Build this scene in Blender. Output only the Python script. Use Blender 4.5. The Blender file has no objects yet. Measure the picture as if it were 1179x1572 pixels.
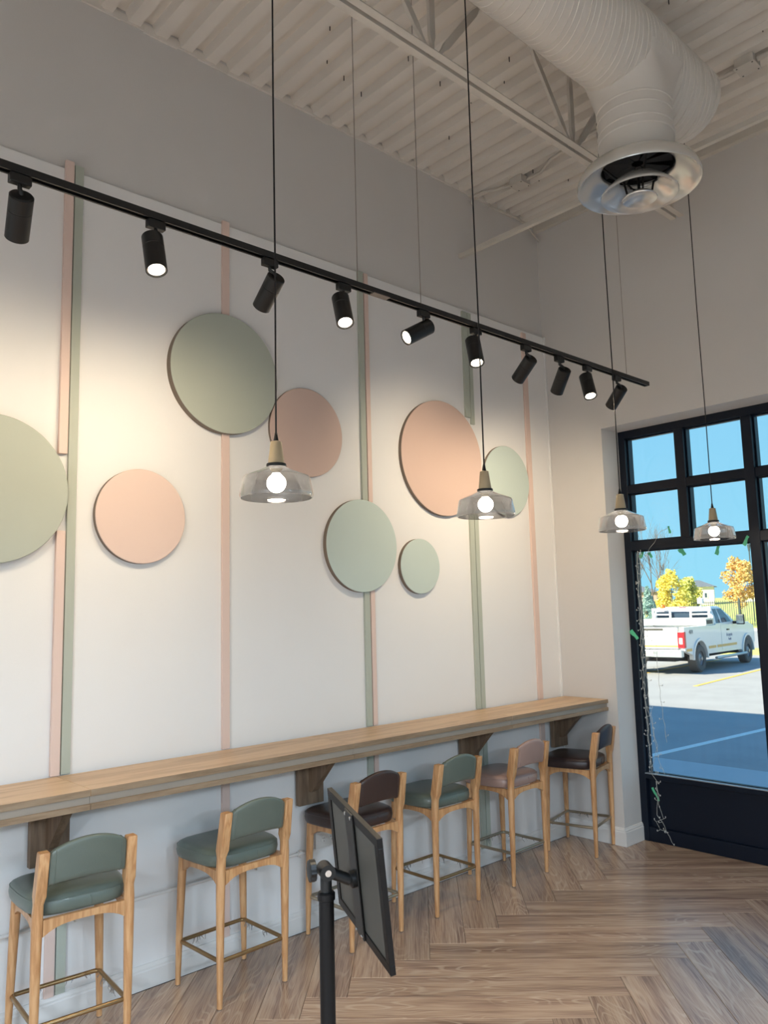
import bpy, math, random
from mathutils import Vector, Matrix
random.seed(7)
PI = math.pi
scn = bpy.context.scene
COL = scn.collection

# ------------------------------------------------------------------ camera
CAM_R = ((0.675032, 0.107398, 0.729930), (0.737367, -0.064763, -0.672381), (-0.024940, 0.992105, -0.122909))
CAM_C = (3.722, 0.0, 1.75)
cd = bpy.data.cameras.new('camera'); cam = bpy.data.objects.new('camera', cd); COL.objects.link(cam)
cd.sensor_fit = 'HORIZONTAL'; cd.sensor_width = 36.0; cd.lens = 36.0 * 1207 / 1179
cd.clip_start = 0.05; cd.clip_end = 600
m4 = Matrix(CAM_R).to_4x4(); m4.translation = Vector(CAM_C); cam.matrix_world = m4
scn.camera = cam

# ------------------------------------------------------------------ sky, sun, exposure
EXPOSURE = 0.17
SKY = 0.95
SUN = 11.0
scn.view_settings.view_transform = 'Standard'; scn.view_settings.look = 'None'
scn.view_settings.exposure = EXPOSURE; scn.view_settings.gamma = 1.0
scn.view_settings.use_curve_mapping = False
SUN_EL, SUN_AZ = math.radians(35), math.radians(25)
to_sun = Vector((-math.sin(SUN_AZ) * math.cos(SUN_EL), -math.cos(SUN_AZ) * math.cos(SUN_EL), math.sin(SUN_EL)))
world = bpy.data.worlds.new('sky_world'); scn.world = world; world.use_nodes = True
wn = world.node_tree; wn.nodes.clear()
wo = wn.nodes.new('ShaderNodeOutputWorld'); wb = wn.nodes.new('ShaderNodeBackground')
# clear autumn sky: paler and greener at the horizon, deeper blue overhead (photograph's white balance)
wtc = wn.nodes.new('ShaderNodeTexCoord'); wsp = wn.nodes.new('ShaderNodeSeparateXYZ'); wcr = wn.nodes.new('ShaderNodeValToRGB')
for k, (p, c) in enumerate(((0.0, (.34, .74, .93)), (0.06, (.27, .68, .93)), (0.22, (.12, .47, 1.0)), (0.5, (.11, .42, 1.0)), (1.0, (.10, .34, .84)))):
    e = wcr.color_ramp.elements[k] if k < 1 else (wcr.color_ramp.elements[1] if k == 4 else wcr.color_ramp.elements.new(p))
    e.position = p; e.color = c + (1,)
wn.links.new(wtc.outputs['Generated'], wsp.inputs[0]); wn.links.new(wsp.outputs['Z'], wcr.inputs[0]); wn.links.new(wcr.outputs[0], wb.inputs['Color'])
wb.inputs['Strength'].default_value = SKY
wn.links.new(wb.outputs[0], wo.inputs['Surface'])
sl = bpy.data.lights.new('sun', 'SUN'); sl.energy = SUN; sl.angle = 0.009; sl.color = (1.0, 0.88, 0.66)
so = bpy.data.objects.new('sun', sl); COL.objects.link(so)
so.rotation_euler = to_sun.to_track_quat('Z', 'Y').to_euler(); so.location = (0, -5, 30)

SPOT_W = 31.0        # watts of every track head
BULB_E = 70.0        # radiance of the pendant bulbs
FILL_W = 118.0        # watts of every fill panel added out of view

# ------------------------------------------------------------------ materials
MATS = {}
def new_mat(name):
    m = bpy.data.materials.new(name); m.use_nodes = True
    nt = m.node_tree; b = nt.nodes['Principled BSDF']; MATS[name] = m
    return m, nt, b
def lin(c):
    f = lambda v: v / 12.92 if v <= 0.04045 else ((v + 0.055) / 1.055) ** 2.4
    return (f(c[0] / 255), f(c[1] / 255), f(c[2] / 255), 1)
def N(nt, t, **kw):
    n = nt.nodes.new(t)
    for k, v in kw.items():
        if k in n.inputs: n.inputs[k].default_value = v
        else: setattr(n, k, v)
    return n
def noisy(name, rgb, rough=0.5, metal=0.0, var=0.06, scale=8.0, bump=0.0, bscale=120.0, coat=0.0, spec=0.5, stretch=None):
    m, nt, b = new_mat(name)
    tc = N(nt, 'ShaderNodeTexCoord')
    src = tc.outputs['Object']
    if stretch:
        mp = N(nt, 'ShaderNodeMapping'); mp.inputs['Scale'].default_value = stretch
        nt.links.new(src, mp.inputs[0]); src = mp.outputs[0]
    n = N(nt, 'ShaderNodeTexNoise', Scale=scale, Detail=4.0)
    nt.links.new(src, n.inputs['Vector'])
    r = N(nt, 'ShaderNodeMixRGB'); c = lin(rgb)
    r.inputs[1].default_value = tuple(max(0, x * (1 - var)) for x in c[:3]) + (1,)
    r.inputs[2].default_value = tuple(min(1, x * (1 + var)) for x in c[:3]) + (1,)
    nt.links.new(n.outputs['Fac'], r.inputs[0]); nt.links.new(r.outputs[0], b.inputs['Base Color'])
    b.inputs['Roughness'].default_value = rough; b.inputs['Metallic'].default_value = metal
    b.inputs['Coat Weight'].default_value = coat; b.inputs['Specular IOR Level'].default_value = spec
    if bump:
        n2 = N(nt, 'ShaderNodeTexNoise', Scale=bscale, Detail=3.0); nt.links.new(src, n2.inputs['Vector'])
        bp = N(nt, 'ShaderNodeBump', Strength=bump, Distance=0.002)
        nt.links.new(n2.outputs['Fac'], bp.inputs['Height']); nt.links.new(bp.outputs[0], b.inputs['Normal'])
    return m
def wood(name, stops, along='X', grain=26.0, rough=0.45, rnd=0.25, figure=1.0, bump=0.15, coat=0.0):
    """grain that runs along one object axis"""
    m, nt, b = new_mat(name); L = nt.links
    tc = N(nt, 'ShaderNodeTexCoord'); oi = N(nt, 'ShaderNodeObjectInfo')
    off = N(nt, 'ShaderNodeVectorMath', operation='SCALE'); off.inputs[0].default_value = (7.1, 13.7, 3.3)
    L.new(oi.outputs['Random'], off.inputs['Scale'])
    add = N(nt, 'ShaderNodeVectorMath', operation='ADD'); L.new(tc.outputs['Object'], add.inputs[0]); L.new(off.outputs[0], add.inputs[1])
    mp = N(nt, 'ShaderNodeMapping'); s = {'X': (1, 9, 9), 'Y': (9, 1, 9), 'Z': (9, 9, 1)}[along]
    mp.inputs['Scale'].default_value = s; L.new(add.outputs[0], mp.inputs[0])
    n1 = N(nt, 'ShaderNodeTexNoise', Scale=1.6 * figure, Detail=3.0, Roughness=0.5); L.new(mp.outputs[0], n1.inputs['Vector'])
    mul = N(nt, 'ShaderNodeMath', operation='MULTIPLY'); mul.inputs[1].default_value = grain; L.new(n1.outputs['Fac'], mul.inputs[0])
    sn = N(nt, 'ShaderNodeMath', operation='SINE'); L.new(mul.outputs[0], sn.inputs[0])
    n2 = N(nt, 'ShaderNodeTexNoise', Scale=14.0, Detail=4.0, Roughness=0.7); L.new(mp.outputs[0], n2.inputs['Vector'])
    m1 = N(nt, 'ShaderNodeMath', operation='MULTIPLY_ADD'); m1.inputs[1].default_value = 0.16; m1.inputs[2].default_value = 0.2; L.new(sn.outputs[0], m1.inputs[0])
    m2 = N(nt, 'ShaderNodeMath', operation='MULTIPLY_ADD'); m2.inputs[1].default_value = 0.6; L.new(n2.outputs['Fac'], m2.inputs[0]); L.new(m1.outputs[0], m2.inputs[2])
    cr = N(nt, 'ShaderNodeValToRGB'); e = cr.color_ramp.elements
    e[0].position = stops[0][0]; e[0].color = lin(stops[0][1]); e[1].position = stops[-1][0]; e[1].color = lin(stops[-1][1])
    for p, c in stops[1:-1]:
        x = e.new(p); x.color = lin(c)
    L.new(m2.outputs[0], cr.inputs[0])
    hs = N(nt, 'ShaderNodeHueSaturation')
    mr = N(nt, 'ShaderNodeMapRange'); mr.inputs['To Min'].default_value = 1 - rnd; mr.inputs['To Max'].default_value = 1 + rnd * 0.6
    L.new(oi.outputs['Random'], mr.inputs['Value']); L.new(mr.outputs[0], hs.inputs['Value']); L.new(cr.outputs[0], hs.inputs['Color'])
    L.new(hs.outputs[0], b.inputs['Base Color'])
    b.inputs['Roughness'].default_value = rough; b.inputs['Coat Weight'].default_value = coat
    bp = N(nt, 'ShaderNodeBump', Strength=bump, Distance=0.002); L.new(m2.outputs[0], bp.inputs['Height']); L.new(bp.outputs[0], b.inputs['Normal'])
    return m
def plank_mat():
    """limed oak look: long streaks along X with thin pale cathedral veins"""
    m, nt, b = new_mat('floor_plank'); L = nt.links
    tc = N(nt, 'ShaderNodeTexCoord'); oi = N(nt, 'ShaderNodeObjectInfo')
    off = N(nt, 'ShaderNodeVectorMath', operation='SCALE'); off.inputs[0].default_value = (17.1, 5.7, 3.3); L.new(oi.outputs['Random'], off.inputs['Scale'])
    add = N(nt, 'ShaderNodeVectorMath', operation='ADD'); L.new(tc.outputs['Object'], add.inputs[0]); L.new(off.outputs[0], add.inputs[1])
    def mapped(sc, scale, det, rg):
        mp = N(nt, 'ShaderNodeMapping'); mp.inputs['Scale'].default_value = sc; L.new(add.outputs[0], mp.inputs[0])
        n = N(nt, 'ShaderNodeTexNoise', Scale=scale, Detail=det, Roughness=rg); L.new(mp.outputs[0], n.inputs['Vector']); return n.outputs['Fac']
    broad = mapped((1.1, 16, 1), 1.0, 3.0, .55); fine = mapped((5, 150, 1), 1.0, 2.0, .6); fig = mapped((1.5, 6.5, 1), 1.0, 1.5, .4); patch = mapped((2.0, 5, 1), 1.0, 1.0, .4)
    f1 = N(nt, 'ShaderNodeMath', operation='MULTIPLY'); f1.inputs[1].default_value = 105.0; L.new(fig, f1.inputs[0])
    sn = N(nt, 'ShaderNodeMath', operation='SINE'); L.new(f1.outputs[0], sn.inputs[0])
    vein = N(nt, 'ShaderNodeMapRange'); vein.inputs['From Min'].default_value = .45; vein.inputs['From Max'].default_value = 1.0; L.new(sn.outputs[0], vein.inputs['Value'])
    pm = N(nt, 'ShaderNodeMapRange'); pm.inputs['From Min'].default_value = .42; pm.inputs['From Max'].default_value = .62; L.new(patch, pm.inputs['Value'])
    vm = N(nt, 'ShaderNodeMath', operation='MULTIPLY'); L.new(vein.outputs[0], vm.inputs[0]); L.new(pm.outputs[0], vm.inputs[1])
    mixf = N(nt, 'ShaderNodeMath', operation='MULTIPLY_ADD'); mixf.inputs[1].default_value = .45; L.new(fine, mixf.inputs[0])
    bm2 = N(nt, 'ShaderNodeMath', operation='MULTIPLY'); bm2.inputs[1].default_value = .62; L.new(broad, bm2.inputs[0]); L.new(bm2.outputs[0], mixf.inputs[2])
    cr = N(nt, 'ShaderNodeValToRGB'); e = cr.color_ramp.elements; e[0].position = .38; e[0].color = lin((124, 98, 82)); e[1].position = .70; e[1].color = lin((190, 164, 140))
    x = e.new(.50); x.color = lin((156, 128, 108)); x = e.new(.58); x.color = lin((174, 146, 122)); L.new(mixf.outputs[0], cr.inputs[0])
    vmix = N(nt, 'ShaderNodeMixRGB'); vmix.inputs[2].default_value = lin((198, 176, 152))
    v2 = N(nt, 'ShaderNodeMath', operation='MULTIPLY'); v2.inputs[1].default_value = .55; L.new(vm.outputs[0], v2.inputs[0])
    L.new(v2.outputs[0], vmix.inputs[0]); L.new(cr.outputs[0], vmix.inputs[1])
    hs = N(nt, 'ShaderNodeHueSaturation'); mr = N(nt, 'ShaderNodeMapRange'); mr.inputs['To Min'].default_value = .84; mr.inputs['To Max'].default_value = 1.14
    L.new(oi.outputs['Random'], mr.inputs['Value']); L.new(mr.outputs[0], hs.inputs['Value']); L.new(vmix.outputs[0], hs.inputs['Color']); L.new(hs.outputs[0], b.inputs['Base Color'])
    b.inputs['Roughness'].default_value = .27; b.inputs['Specular IOR Level'].default_value = .85
    bp = N(nt, 'ShaderNodeBump', Strength=.25, Distance=.0015); L.new(mixf.outputs[0], bp.inputs['Height']); L.new(bp.outputs[0], b.inputs['Normal'])
    return m
def emit(name, rgb, strength):
    m, nt, b = new_mat(name)
    b.inputs['Base Color'].default_value = (0.9, 0.88, 0.82, 1)
    b.inputs['Emission Color'].default_value = lin(rgb); b.inputs['Emission Strength'].default_value = strength
    return m
def thin_glass(name, tint, refl=1.0, haze=0.0):
    m, nt, b = new_mat(name); L = nt.links
    nt.nodes.remove(b); out = nt.nodes['Material Output']
    tr = N(nt, 'ShaderNodeBsdfTransparent'); tr.inputs[0].default_value = tint
    gl = N(nt, 'ShaderNodeBsdfGlossy'); gl.inputs['Roughness'].default_value = 0.03; gl.inputs['Color'].default_value = (1, 1, 1, 1)
    fr = N(nt, 'ShaderNodeFresnel'); fr.inputs['IOR'].default_value = 1.45
    mu = N(nt, 'ShaderNodeMath', operation='MULTIPLY'); mu.inputs[1].default_value = refl; L.new(fr.outputs[0], mu.inputs[0])
    mx = N(nt, 'ShaderNodeMixShader'); L.new(mu.outputs[0], mx.inputs[0]); L.new(tr.outputs[0], mx.inputs[1]); L.new(gl.outputs[0], mx.inputs[2])
    last = mx
    if haze:
        df = N(nt, 'ShaderNodeBsdfTranslucent'); df.inputs[0].default_value = (0.8, 0.8, 0.8, 1)
        nz = N(nt, 'ShaderNodeTexNoise', Scale=60.0, Detail=5.0); tc = N(nt, 'ShaderNodeTexCoord'); L.new(tc.outputs['Object'], nz.inputs['Vector'])
        mm = N(nt, 'ShaderNodeMath', operation='MULTIPLY'); mm.inputs[1].default_value = haze * 2; L.new(nz.outputs['Fac'], mm.inputs[0])
        m2 = N(nt, 'ShaderNodeMixShader'); L.new(mm.outputs[0], m2.inputs[0]); L.new(mx.outputs[0], m2.inputs[1]); L.new(df.outputs[0], m2.inputs[2]); last = m2
    L.new(last.outputs[0], out.inputs['Surface'])
    return m

WALL = noisy('wall_paint', (210, 206, 202), 0.6, var=0.02, scale=3, bump=0.25, bscale=300)
PANEL = noisy('panel_paint', (230, 228, 226), 0.55, var=0.02, scale=3, bump=0.15, bscale=260)
CEIL = noisy('ceiling_paint', (224, 217, 208), 0.6, var=0.05, scale=5, bump=0.1)
TRIMW = noisy('trim_paint', (222, 219, 215), 0.45, var=0.03, scale=6)
STEELW = noisy('white_painted_steel', (205, 198, 188), 0.5, var=0.05, scale=9)
DUCTM = noisy('duct_paint', (214, 208, 200), 0.45, var=0.04, scale=7)
SATIN = noisy('satin_white_metal', (222, 220, 216), 0.2, metal=0.6, var=0.02)
DARKIN = noisy('dark_inside', (20, 20, 22), 0.7)
SAGE = noisy('sage_paint', (176, 181, 168), 0.6, var=0.04, scale=2.5, bump=0.2, bscale=200)
SAGE2 = noisy('pale_sage_paint', (190, 203, 196), 0.6, var=0.03, scale=2.5, bump=0.2, bscale=200)
PEACH = noisy('peach_paint', (222, 197, 185), 0.6, var=0.03, scale=2.5, bump=0.2, bscale=200)
PEACHD = noisy('dusty_peach_paint', (210, 182, 168), 0.6, var=0.03, scale=2.5, bump=0.2, bscale=200)
EDGE = noisy('disk_edge_paint', (120, 106, 92), 0.6)
BLACK = noisy('black_powder_coat', (15, 16, 17), 0.42, var=0.1)
BLACKS = noisy('black_satin_metal', (7, 7, 9), 0.45, metal=0.0, spec=0.3, var=0.1)
FRAMEM = noisy('charcoal_window_frame', (8, 19, 34), 0.4, metal=0.0, spec=0.35, var=0.1)
CORD = noisy('black_cord', (20, 18, 22), 0.6)
CABLE = noisy('steel_cable', (150, 142, 134), 0.4, metal=0.5)
OAK = wood('oak_laminate', [(0.25, (176, 142, 106)), (0.5, (196, 162, 124)), (0.8, (208, 176, 138))], along='Y', grain=24, rough=0.4, rnd=0.03, bump=0.04, figure=0.6)
OAKE = wood('oak_edge_band', [(0.25, (128, 106, 82)), (0.5, (142, 120, 96)), (0.8, (152, 132, 108))], along='Y', grain=24, rough=0.5, rnd=0.03, bump=0.04)
OAKD = wood('oak_bracket', [(0.25, (104, 84, 66)), (0.5, (122, 100, 80)), (0.8, (136, 114, 92))], along='Z', grain=22, rough=0.55, rnd=0.04, bump=0.05)
RECESS = noisy('fascia_band', (158, 146, 132), 0.5)
BEECH = wood('beech_legs', [(0.2, (176, 124, 80)), (0.5, (202, 152, 104)), (0.85, (216, 172, 126))], along='Z', grain=34, rough=0.38, rnd=0.06, bump=0.08, coat=0.15, figure=1.4)
BEECHC = noisy('pale_turned_wood', (178, 160, 130), 0.45, var=0.05, scale=10, stretch=(1, 1, 0.15))
PLANK = plank_mat()
SUBFLOOR = noisy('plank_joint', (62, 50, 42), 0.7)
LEATH_G = noisy('green_leather', (100, 109, 100), 0.34, var=0.08, scale=14, bump=0.3, bscale=380, coat=0.1)
LEATH_B = noisy('brown_leather', (62, 46, 42), 0.34, var=0.1, scale=14, bump=0.3, bscale=380, coat=0.1)
LEATH_P = noisy('mauve_leather', (166, 138, 128), 0.3, var=0.08, scale=14, bump=0.3, bscale=380, coat=0.15)
LEATH_D = noisy('dark_brown_leather', (54, 42, 42), 0.34, var=0.1, scale=14, bump=0.3, bscale=380, coat=0.1)
BRONZE = noisy('brushed_bronze', (158, 130, 92), 0.32, metal=0.85, var=0.2, scale=20)
BRONZE2 = noisy('brushed_champagne', (176, 166, 146), 0.3, metal=0.85, var=0.2, scale=20)
WRAP = thin_glass('plastic_film', (0.85, 0.85, 0.85, 1), 2.0, 0.25)
GREYBOARD = noisy('grey_backing_board', (72, 70, 64), 0.55, var=0.05)
CHROME = noisy('chrome', (200, 200, 200), 0.2, metal=1.0)
PLASTIC = noisy('white_plastic', (218, 216, 212), 0.35)
GLASS = thin_glass('window_glass', (0.94, 0.98, 0.99, 1), 0.4)
SMOKE = thin_glass('smoked_glass', (0.60, 0.595, 0.60, 1), 1.6, 0.03)
SPOTE = emit('spot_lens', (255, 240, 215), 9.0)
BULBE = emit('lit_bulb', (255, 242, 222), BULB_E)
FILLE = emit('fill_panel_glow', (255, 238, 220), 3.0)  # glowing face of the added fill panels
TAPE = noisy('green_tape', (92, 196, 146), 0.5, var=0.15, scale=40)
WIREW = noisy('clear_wire', (196, 196, 188), 0.4, var=0.1)
ASPH = noisy('asphalt', (162, 160, 160), 0.85, var=0.16, scale=1.2, bump=0.5, bscale=60)
WALKC = noisy('concrete', (186, 188, 190), 0.8, var=0.08, scale=2, bump=0.2, bscale=40)
LINEW = noisy('white_road_paint', (232, 232, 228), 0.7, var=0.08, scale=20)
LINEY = noisy('yellow_road_paint', (226, 184, 84), 0.7, var=0.1, scale=20)
GRASS = noisy('lawn', (186, 192, 108), 0.9, var=0.3, scale=1.5, bump=0.6, bscale=30)
STUCCO = noisy('outer_wall', (150, 146, 140), 0.8)
TRUCKW = noisy('truck_white_paint', (226, 228, 228), 0.3, var=0.02, coat=0.5)
TRUCKG = noisy('truck_window', (58, 74, 92), 0.08, var=0.1, spec=0.8)
TYRE = noisy('tyre_rubber', (92, 90, 88), 0.8, var=0.2, scale=30)
RIM = noisy('grey_steel_rim', (150, 152, 156), 0.35, metal=0.5)
UNDER = noisy('truck_underside', (34, 35, 38), 0.7)
TAILR = noisy('red_lamp_plastic', (200, 40, 48), 0.3)
STRIPE = noisy('orange_stripe', (228, 180, 104), 0.4)
INKB = noisy('blue_lettering', (92, 108, 150), 0.5)
INKG = noisy('grey_lettering', (96, 98, 106), 0.4)
LEAFY = noisy('yellow_leaves', (246, 214, 100), 0.7, var=0.3, scale=1.7)
LEAFG = noisy('green_gold_leaves', (210, 208, 110), 0.7, var=0.3, scale=1.7)
LEAFO = noisy('orange_leaves', (236, 190, 116), 0.7, var=0.3, scale=1.7)
SPRUCE = noisy('spruce_needles', (150, 180, 168), 0.8, var=0.3, scale=3)
BARK = noisy('bark', (112, 100, 92), 0.9, var=0.2, scale=6)
FENCEM = noisy('dark_iron_fence', (62, 74, 78), 0.5)
BRICKW = noisy('pale_siding', (226, 216, 206), 0.8)
BRICKB = noisy('brown_siding', (176, 148, 136), 0.8)
ROOFM = noisy('grey_roof', (104, 110, 118), 0.8)

# ------------------------------------------------------------------ mesh helpers
class MB:
    def __init__(s): s.v = []; s.f = []; s.m = []
    def add(s, vs, fs, mi=0):
        o = len(s.v); s.v += [tuple(x) for x in vs]
        for f in fs: s.f.append(tuple(i + o for i in f)); s.m.append(mi)
        return s
    def box(s, x0, x1, y0, y1, z0, z1, mi=0, top=None):
        v = [(x0, y0, z0), (x1, y0, z0), (x1, y1, z0), (x0, y1, z0), (x0, y0, z1), (x1, y0, z1), (x1, y1, z1), (x0, y1, z1)]
        return s.add(v, [(0, 3, 2, 1), (4, 5, 6, 7), (0, 1, 5, 4), (1, 2, 6, 5), (2, 3, 7, 6), (3, 0, 4, 7)], mi)
    def prism(s, poly, axis, a, b, mi=0):
        """poly: 2D outline; axis: extrusion axis 0/1/2, between a and b"""
        def P(p, t):
            return {0: (t, p[0], p[1]), 1: (p[0], t, p[1]), 2: (p[0], p[1], t)}[axis]
        n = len(poly); v = [P(p, a) for p in poly] + [P(p, b) for p in poly]
        fs = [tuple(range(n - 1, -1, -1)), tuple(range(n, 2 * n))] + [(i, (i + 1) % n, n + (i + 1) % n, n + i) for i in range(n)]
        return s.add(v, fs, mi)
    def lathe(s, prof, seg=32, c=(0, 0, 0), axis='Z', mi=0, closed=False):
        rings = []; vs = []; fs = []
        for r, z in prof:
            if r < 1e-6:
                rings.append([len(vs)]); vs.append((0, 0, z))
            else:
                rings.append(list(range(len(vs), len(vs) + seg)))
                vs += [(r * math.cos(2 * PI * i / seg), r * math.sin(2 * PI * i / seg), z) for i in range(seg)]
        pairs = list(zip(rings, rings[1:])) + ([(rings[-1], rings[0])] if closed else [])
        for A, B in pairs:
            for i in range(seg):
                j = (i + 1) % seg
                if len(A) == 1 and len(B) == 1: continue
                if len(A) == 1: fs.append((A[0], B[j], B[i]))
                elif len(B) == 1: fs.append((A[i], A[j], B[0]))
                else: fs.append((A[i], A[j], B[j], B[i]))
        R = {'Z': lambda p: p, 'X': lambda p: (p[2], p[0], p[1]), 'Y': lambda p: (p[1], p[2], p[0])}[axis]
        vs = [tuple(a + b for a, b in zip(R(p), c)) for p in vs]
        return s.add(vs, fs, mi)
    def loft(s, rings, cap=True, mi=0, closed=False):
        n = len(rings[0]); vs = [p for r in rings for p in r]; fs = []
        K = len(rings)
        for k in range(K if closed else K - 1):
            a, b = k * n, ((k + 1) % K) * n
            for i in range(n):
                j = (i + 1) % n; fs.append((a + i, a + j, b + j, b + i))
        if cap and not closed:
            fs.append(tuple(range(n - 1, -1, -1))); fs.append(tuple((K - 1) * n + i for i in range(n)))
        return s.add(vs, fs, mi)
    def tube(s, pts, r, seg=8, closed=False, mi=0):
        P = [Vector(p) for p in pts]; n = len(P); rings = []
        up = None
        for i in range(n):
            if closed: t = (P[(i + 1) % n] - P[i - 1])
            else: t = P[min(i + 1, n - 1)] - P[max(i - 1, 0)]
            t.normalize()
            if up is None:
                up = Vector((0, 0, 1)) if abs(t.z) < 0.9 else Vector((1, 0, 0))
            a = (up - t * up.dot(t)).normalized(); b = t.cross(a); up = a
            rr = r[i] if isinstance(r, (list, tuple)) else r
            rings.append([tuple(P[i] + a * rr * math.cos(2 * PI * k / seg) + b * rr * math.sin(2 * PI * k / seg)) for k in range(seg)])
        return s.loft(rings, cap=not closed, mi=mi, closed=closed)
    def build(s, name, mats, parent=None, smooth=None, bevel=None, loc=(0, 0, 0), rot=None):
        me = bpy.data.meshes.new(name); me.from_pydata(s.v, [], s.f)
        if not isinstance(mats, (list, tuple)): mats = [mats]
        for m in mats: me.materials.append(m)
        if len(mats) > 1: me.polygons.foreach_set('material_index', s.m)
        import bmesh
        bm = bmesh.new(); bm.from_mesh(me); bmesh.ops.recalc_face_normals(bm, faces=bm.faces); bm.to_mesh(me); bm.free()
        if smooth:
            me.polygons.foreach_set('use_smooth', [True] * len(me.polygons)); me.set_sharp_from_angle(angle=math.radians(smooth))
        me.update()
        o = bpy.data.objects.new(name, me); COL.objects.link(o); o.location = loc
        if rot: o.rotation_euler = rot
        if parent: o.parent = parent
        if bevel:
            b = o.modifiers.new('bevel', 'BEVEL'); b.width = bevel; b.segments = 2; b.limit_method = 'ANGLE'
        return o
def tag(o, label=None, cat=None, group=None, kind=None):
    if label: o['label'] = label
    if cat: o['category'] = cat
    if group: o['group'] = group
    if kind: o['kind'] = kind
    return o
def empty(name, loc=(0, 0, 0), rz=0.0):
    o = bpy.data.objects.new(name, None); COL.objects.link(o); o.location = loc; o.rotation_euler = (0, 0, rz); o.empty_display_size = 0.1
    return o
def children(o): return [c for c in bpy.data.objects if c.parent == o]
def copy_tree(o, parent=None):
    c = o.copy(); COL.objects.link(c); c.parent = parent
    for ch in children(o): copy_tree(ch, c)
    return c
def struct(o, label=None): return tag(o, label, kind='structure')

# ------------------------------------------------------------------ room shell
XR, YB, YW, ZC = 6.5, -3.0, 5.284, 4.93     # right wall, back wall, window wall face, deck underside
YF = 5.52                                    # window frame face
# floor: slab and herringbone planks
fl = MB().box(-0.02, XR, YB, 5.655, -0.12, -0.004).build('floor', SUBFLOOR); struct(fl, 'brown wood look herringbone plank floor')
W, LP, X0, Y0 = 0.1913, 1.2785, 0.755, 3.241
def clip(poly, ax, val, keep_less):
    out = []
    for i in range(len(poly)):
        a, b = poly[i], poly[(i + 1) % len(poly)]
        ia = (a[ax] <= val) == keep_less; ib = (b[ax] <= val) == keep_less
        if ia: out.append(a)
        if ia != ib:
            t = (val - a[ax]) / (b[ax] - a[ax]); out.append((a[0] + t * (b[0] - a[0]), a[1] + t * (b[1] - a[1])))
    return out
S2 = math.sqrt(0.5); g = 0.0008; whole = {}
def plank(u0, u1, v0, v1, long_u):
    P = [(u0 + g, v0 + g), (u1 - g, v0 + g), (u1 - g, v1 - g), (u0 + g, v1 - g)]
    Wd = [(X0 + (u - v) * S2, Y0 + (u + v) * S2) for u, v in P]
    q = clip(clip(clip(clip(Wd, 0, 0.022, False), 0, XR - 0.002, True), 1, YB + 0.002, False), 1, YF + 0.006, True)
    if len(q) < 3: return
    if max(p[1] for p in q) > YW - 0.012 and min(p[0] for p in q) < 0.50:
        far = clip(clip(q, 1, YW - 0.016, False), 0, 0.502, False)
        near = clip(q, 1, YW - 0.0165, True)
        for part in (near, far):
            if len(part) >= 3: plank_piece(part, Wd, long_u)
        return
    plank_piece(q, Wd, long_u)
def plank_piece(q, Wd, long_u):
    cx = sum(p[0] for p in Wd) / 4; cy = sum(p[1] for p in Wd) / 4
    ang = PI / 4 if long_u else 3 * PI / 4
    area = abs(sum(q[i][0] * q[(i + 1) % len(q)][1] - q[(i + 1) % len(q)][0] * q[i][1] for i in range(len(q)))) / 2
    full = area > (W - 2 * g) * (LP - 2 * g) * 0.999
    key = 'full'
    if full and key in whole:
        o = bpy.data.objects.new('plank', whole[key]); COL.objects.link(o)
    else:
        ca, sa = math.cos(-ang), math.sin(-ang)
        loc = [((p[0] - cx) * ca - (p[1] - cy) * sa, (p[0] - cx) * sa + (p[1] - cy) * ca) for p in q]
        n = len(loc); c0 = (sum(p[0] for p in loc) / n, sum(p[1] for p in loc) / n)
        ins = [(p[0] + (c0[0] - p[0]) * 0.0, p[1]) for p in loc]
        mb = MB()
        def inset(p, d):
            dx, dy = c0[0] - p[0], c0[1] - p[1]
            return (p[0] + math.copysign(min(d, abs(dx)), dx), p[1] + math.copysign(min(d, abs(dy)), dy))
        top = [inset(p, 0.0012) for p in loc]
        mb.loft([[(p[0], p[1], -0.004) for p in loc], [(p[0], p[1], -0.0012) for p in loc], [(p[0], p[1], 0.0) for p in top]])
        o = mb.build('plank', PLANK)
        if full: whole[key] = o.data
    o.location = (cx, cy, 0); o.rotation_euler = (0, 0, ang); o.parent = fl
for k in range(-6, 7):
    for n in range(-70, 71):
        bu, bv = k * LP, -k * LP
        plank(n * W + bu, n * W + LP + bu, n * W + bv, (n + 1) * W + bv, True)
        plank((n - 1) * W + bu, n * W + bu, n * W + bv, n * W + LP + bv, False)

# walls
wl = MB()
wl.box(-0.30, -0.022, YB, YW, -0.1, 5.05)
wl.build('wall_left_core', WALL)
wl = bpy.data.objects['wall_left_core']; wl.name = 'wall_left'; struct(wl, 'tall off white feature wall, plain above the panelling')
pn = MB().box(-0.021, 0.0, YB + 0.002, YW - 0.001, 0.0, 3.955).build('wall_panel', PANEL, wl, bevel=0.003)
wb_ = MB()
wb_.box(-0.30, 0.485, YW, 5.66, -0.1, 5.05); wb_.box(0.485, XR + 0.3, YW, 5.66, 3.095, 5.05); wb_.box(6.468, XR + 0.3, YW, 5.66, -0.1, 3.095)
wbk = wb_.build('wall_back', WALL); struct(wbk, 'off white end wall around the storefront window')
struct(MB().box(-0.3, XR + 0.3, YB - 0.3, YB, -0.1, 5.05).build('wall_front', WALL), 'off white wall behind the camera')
wr = MB(); wr.box(XR, XR + 0.3, YB, -2.9, -0.1, 5.05); wr.box(XR, XR + 0.3, 5.1, YW, -0.1, 5.05); wr.box(XR, XR + 0.3, -2.9, 5.1, 3.1, 5.05); wr.box(XR, XR + 0.3, -2.9, 5.1, -0.1, 0.45)
struct(wr.build('wall_right', WALL), 'off white wall on the far right with windows')
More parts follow.
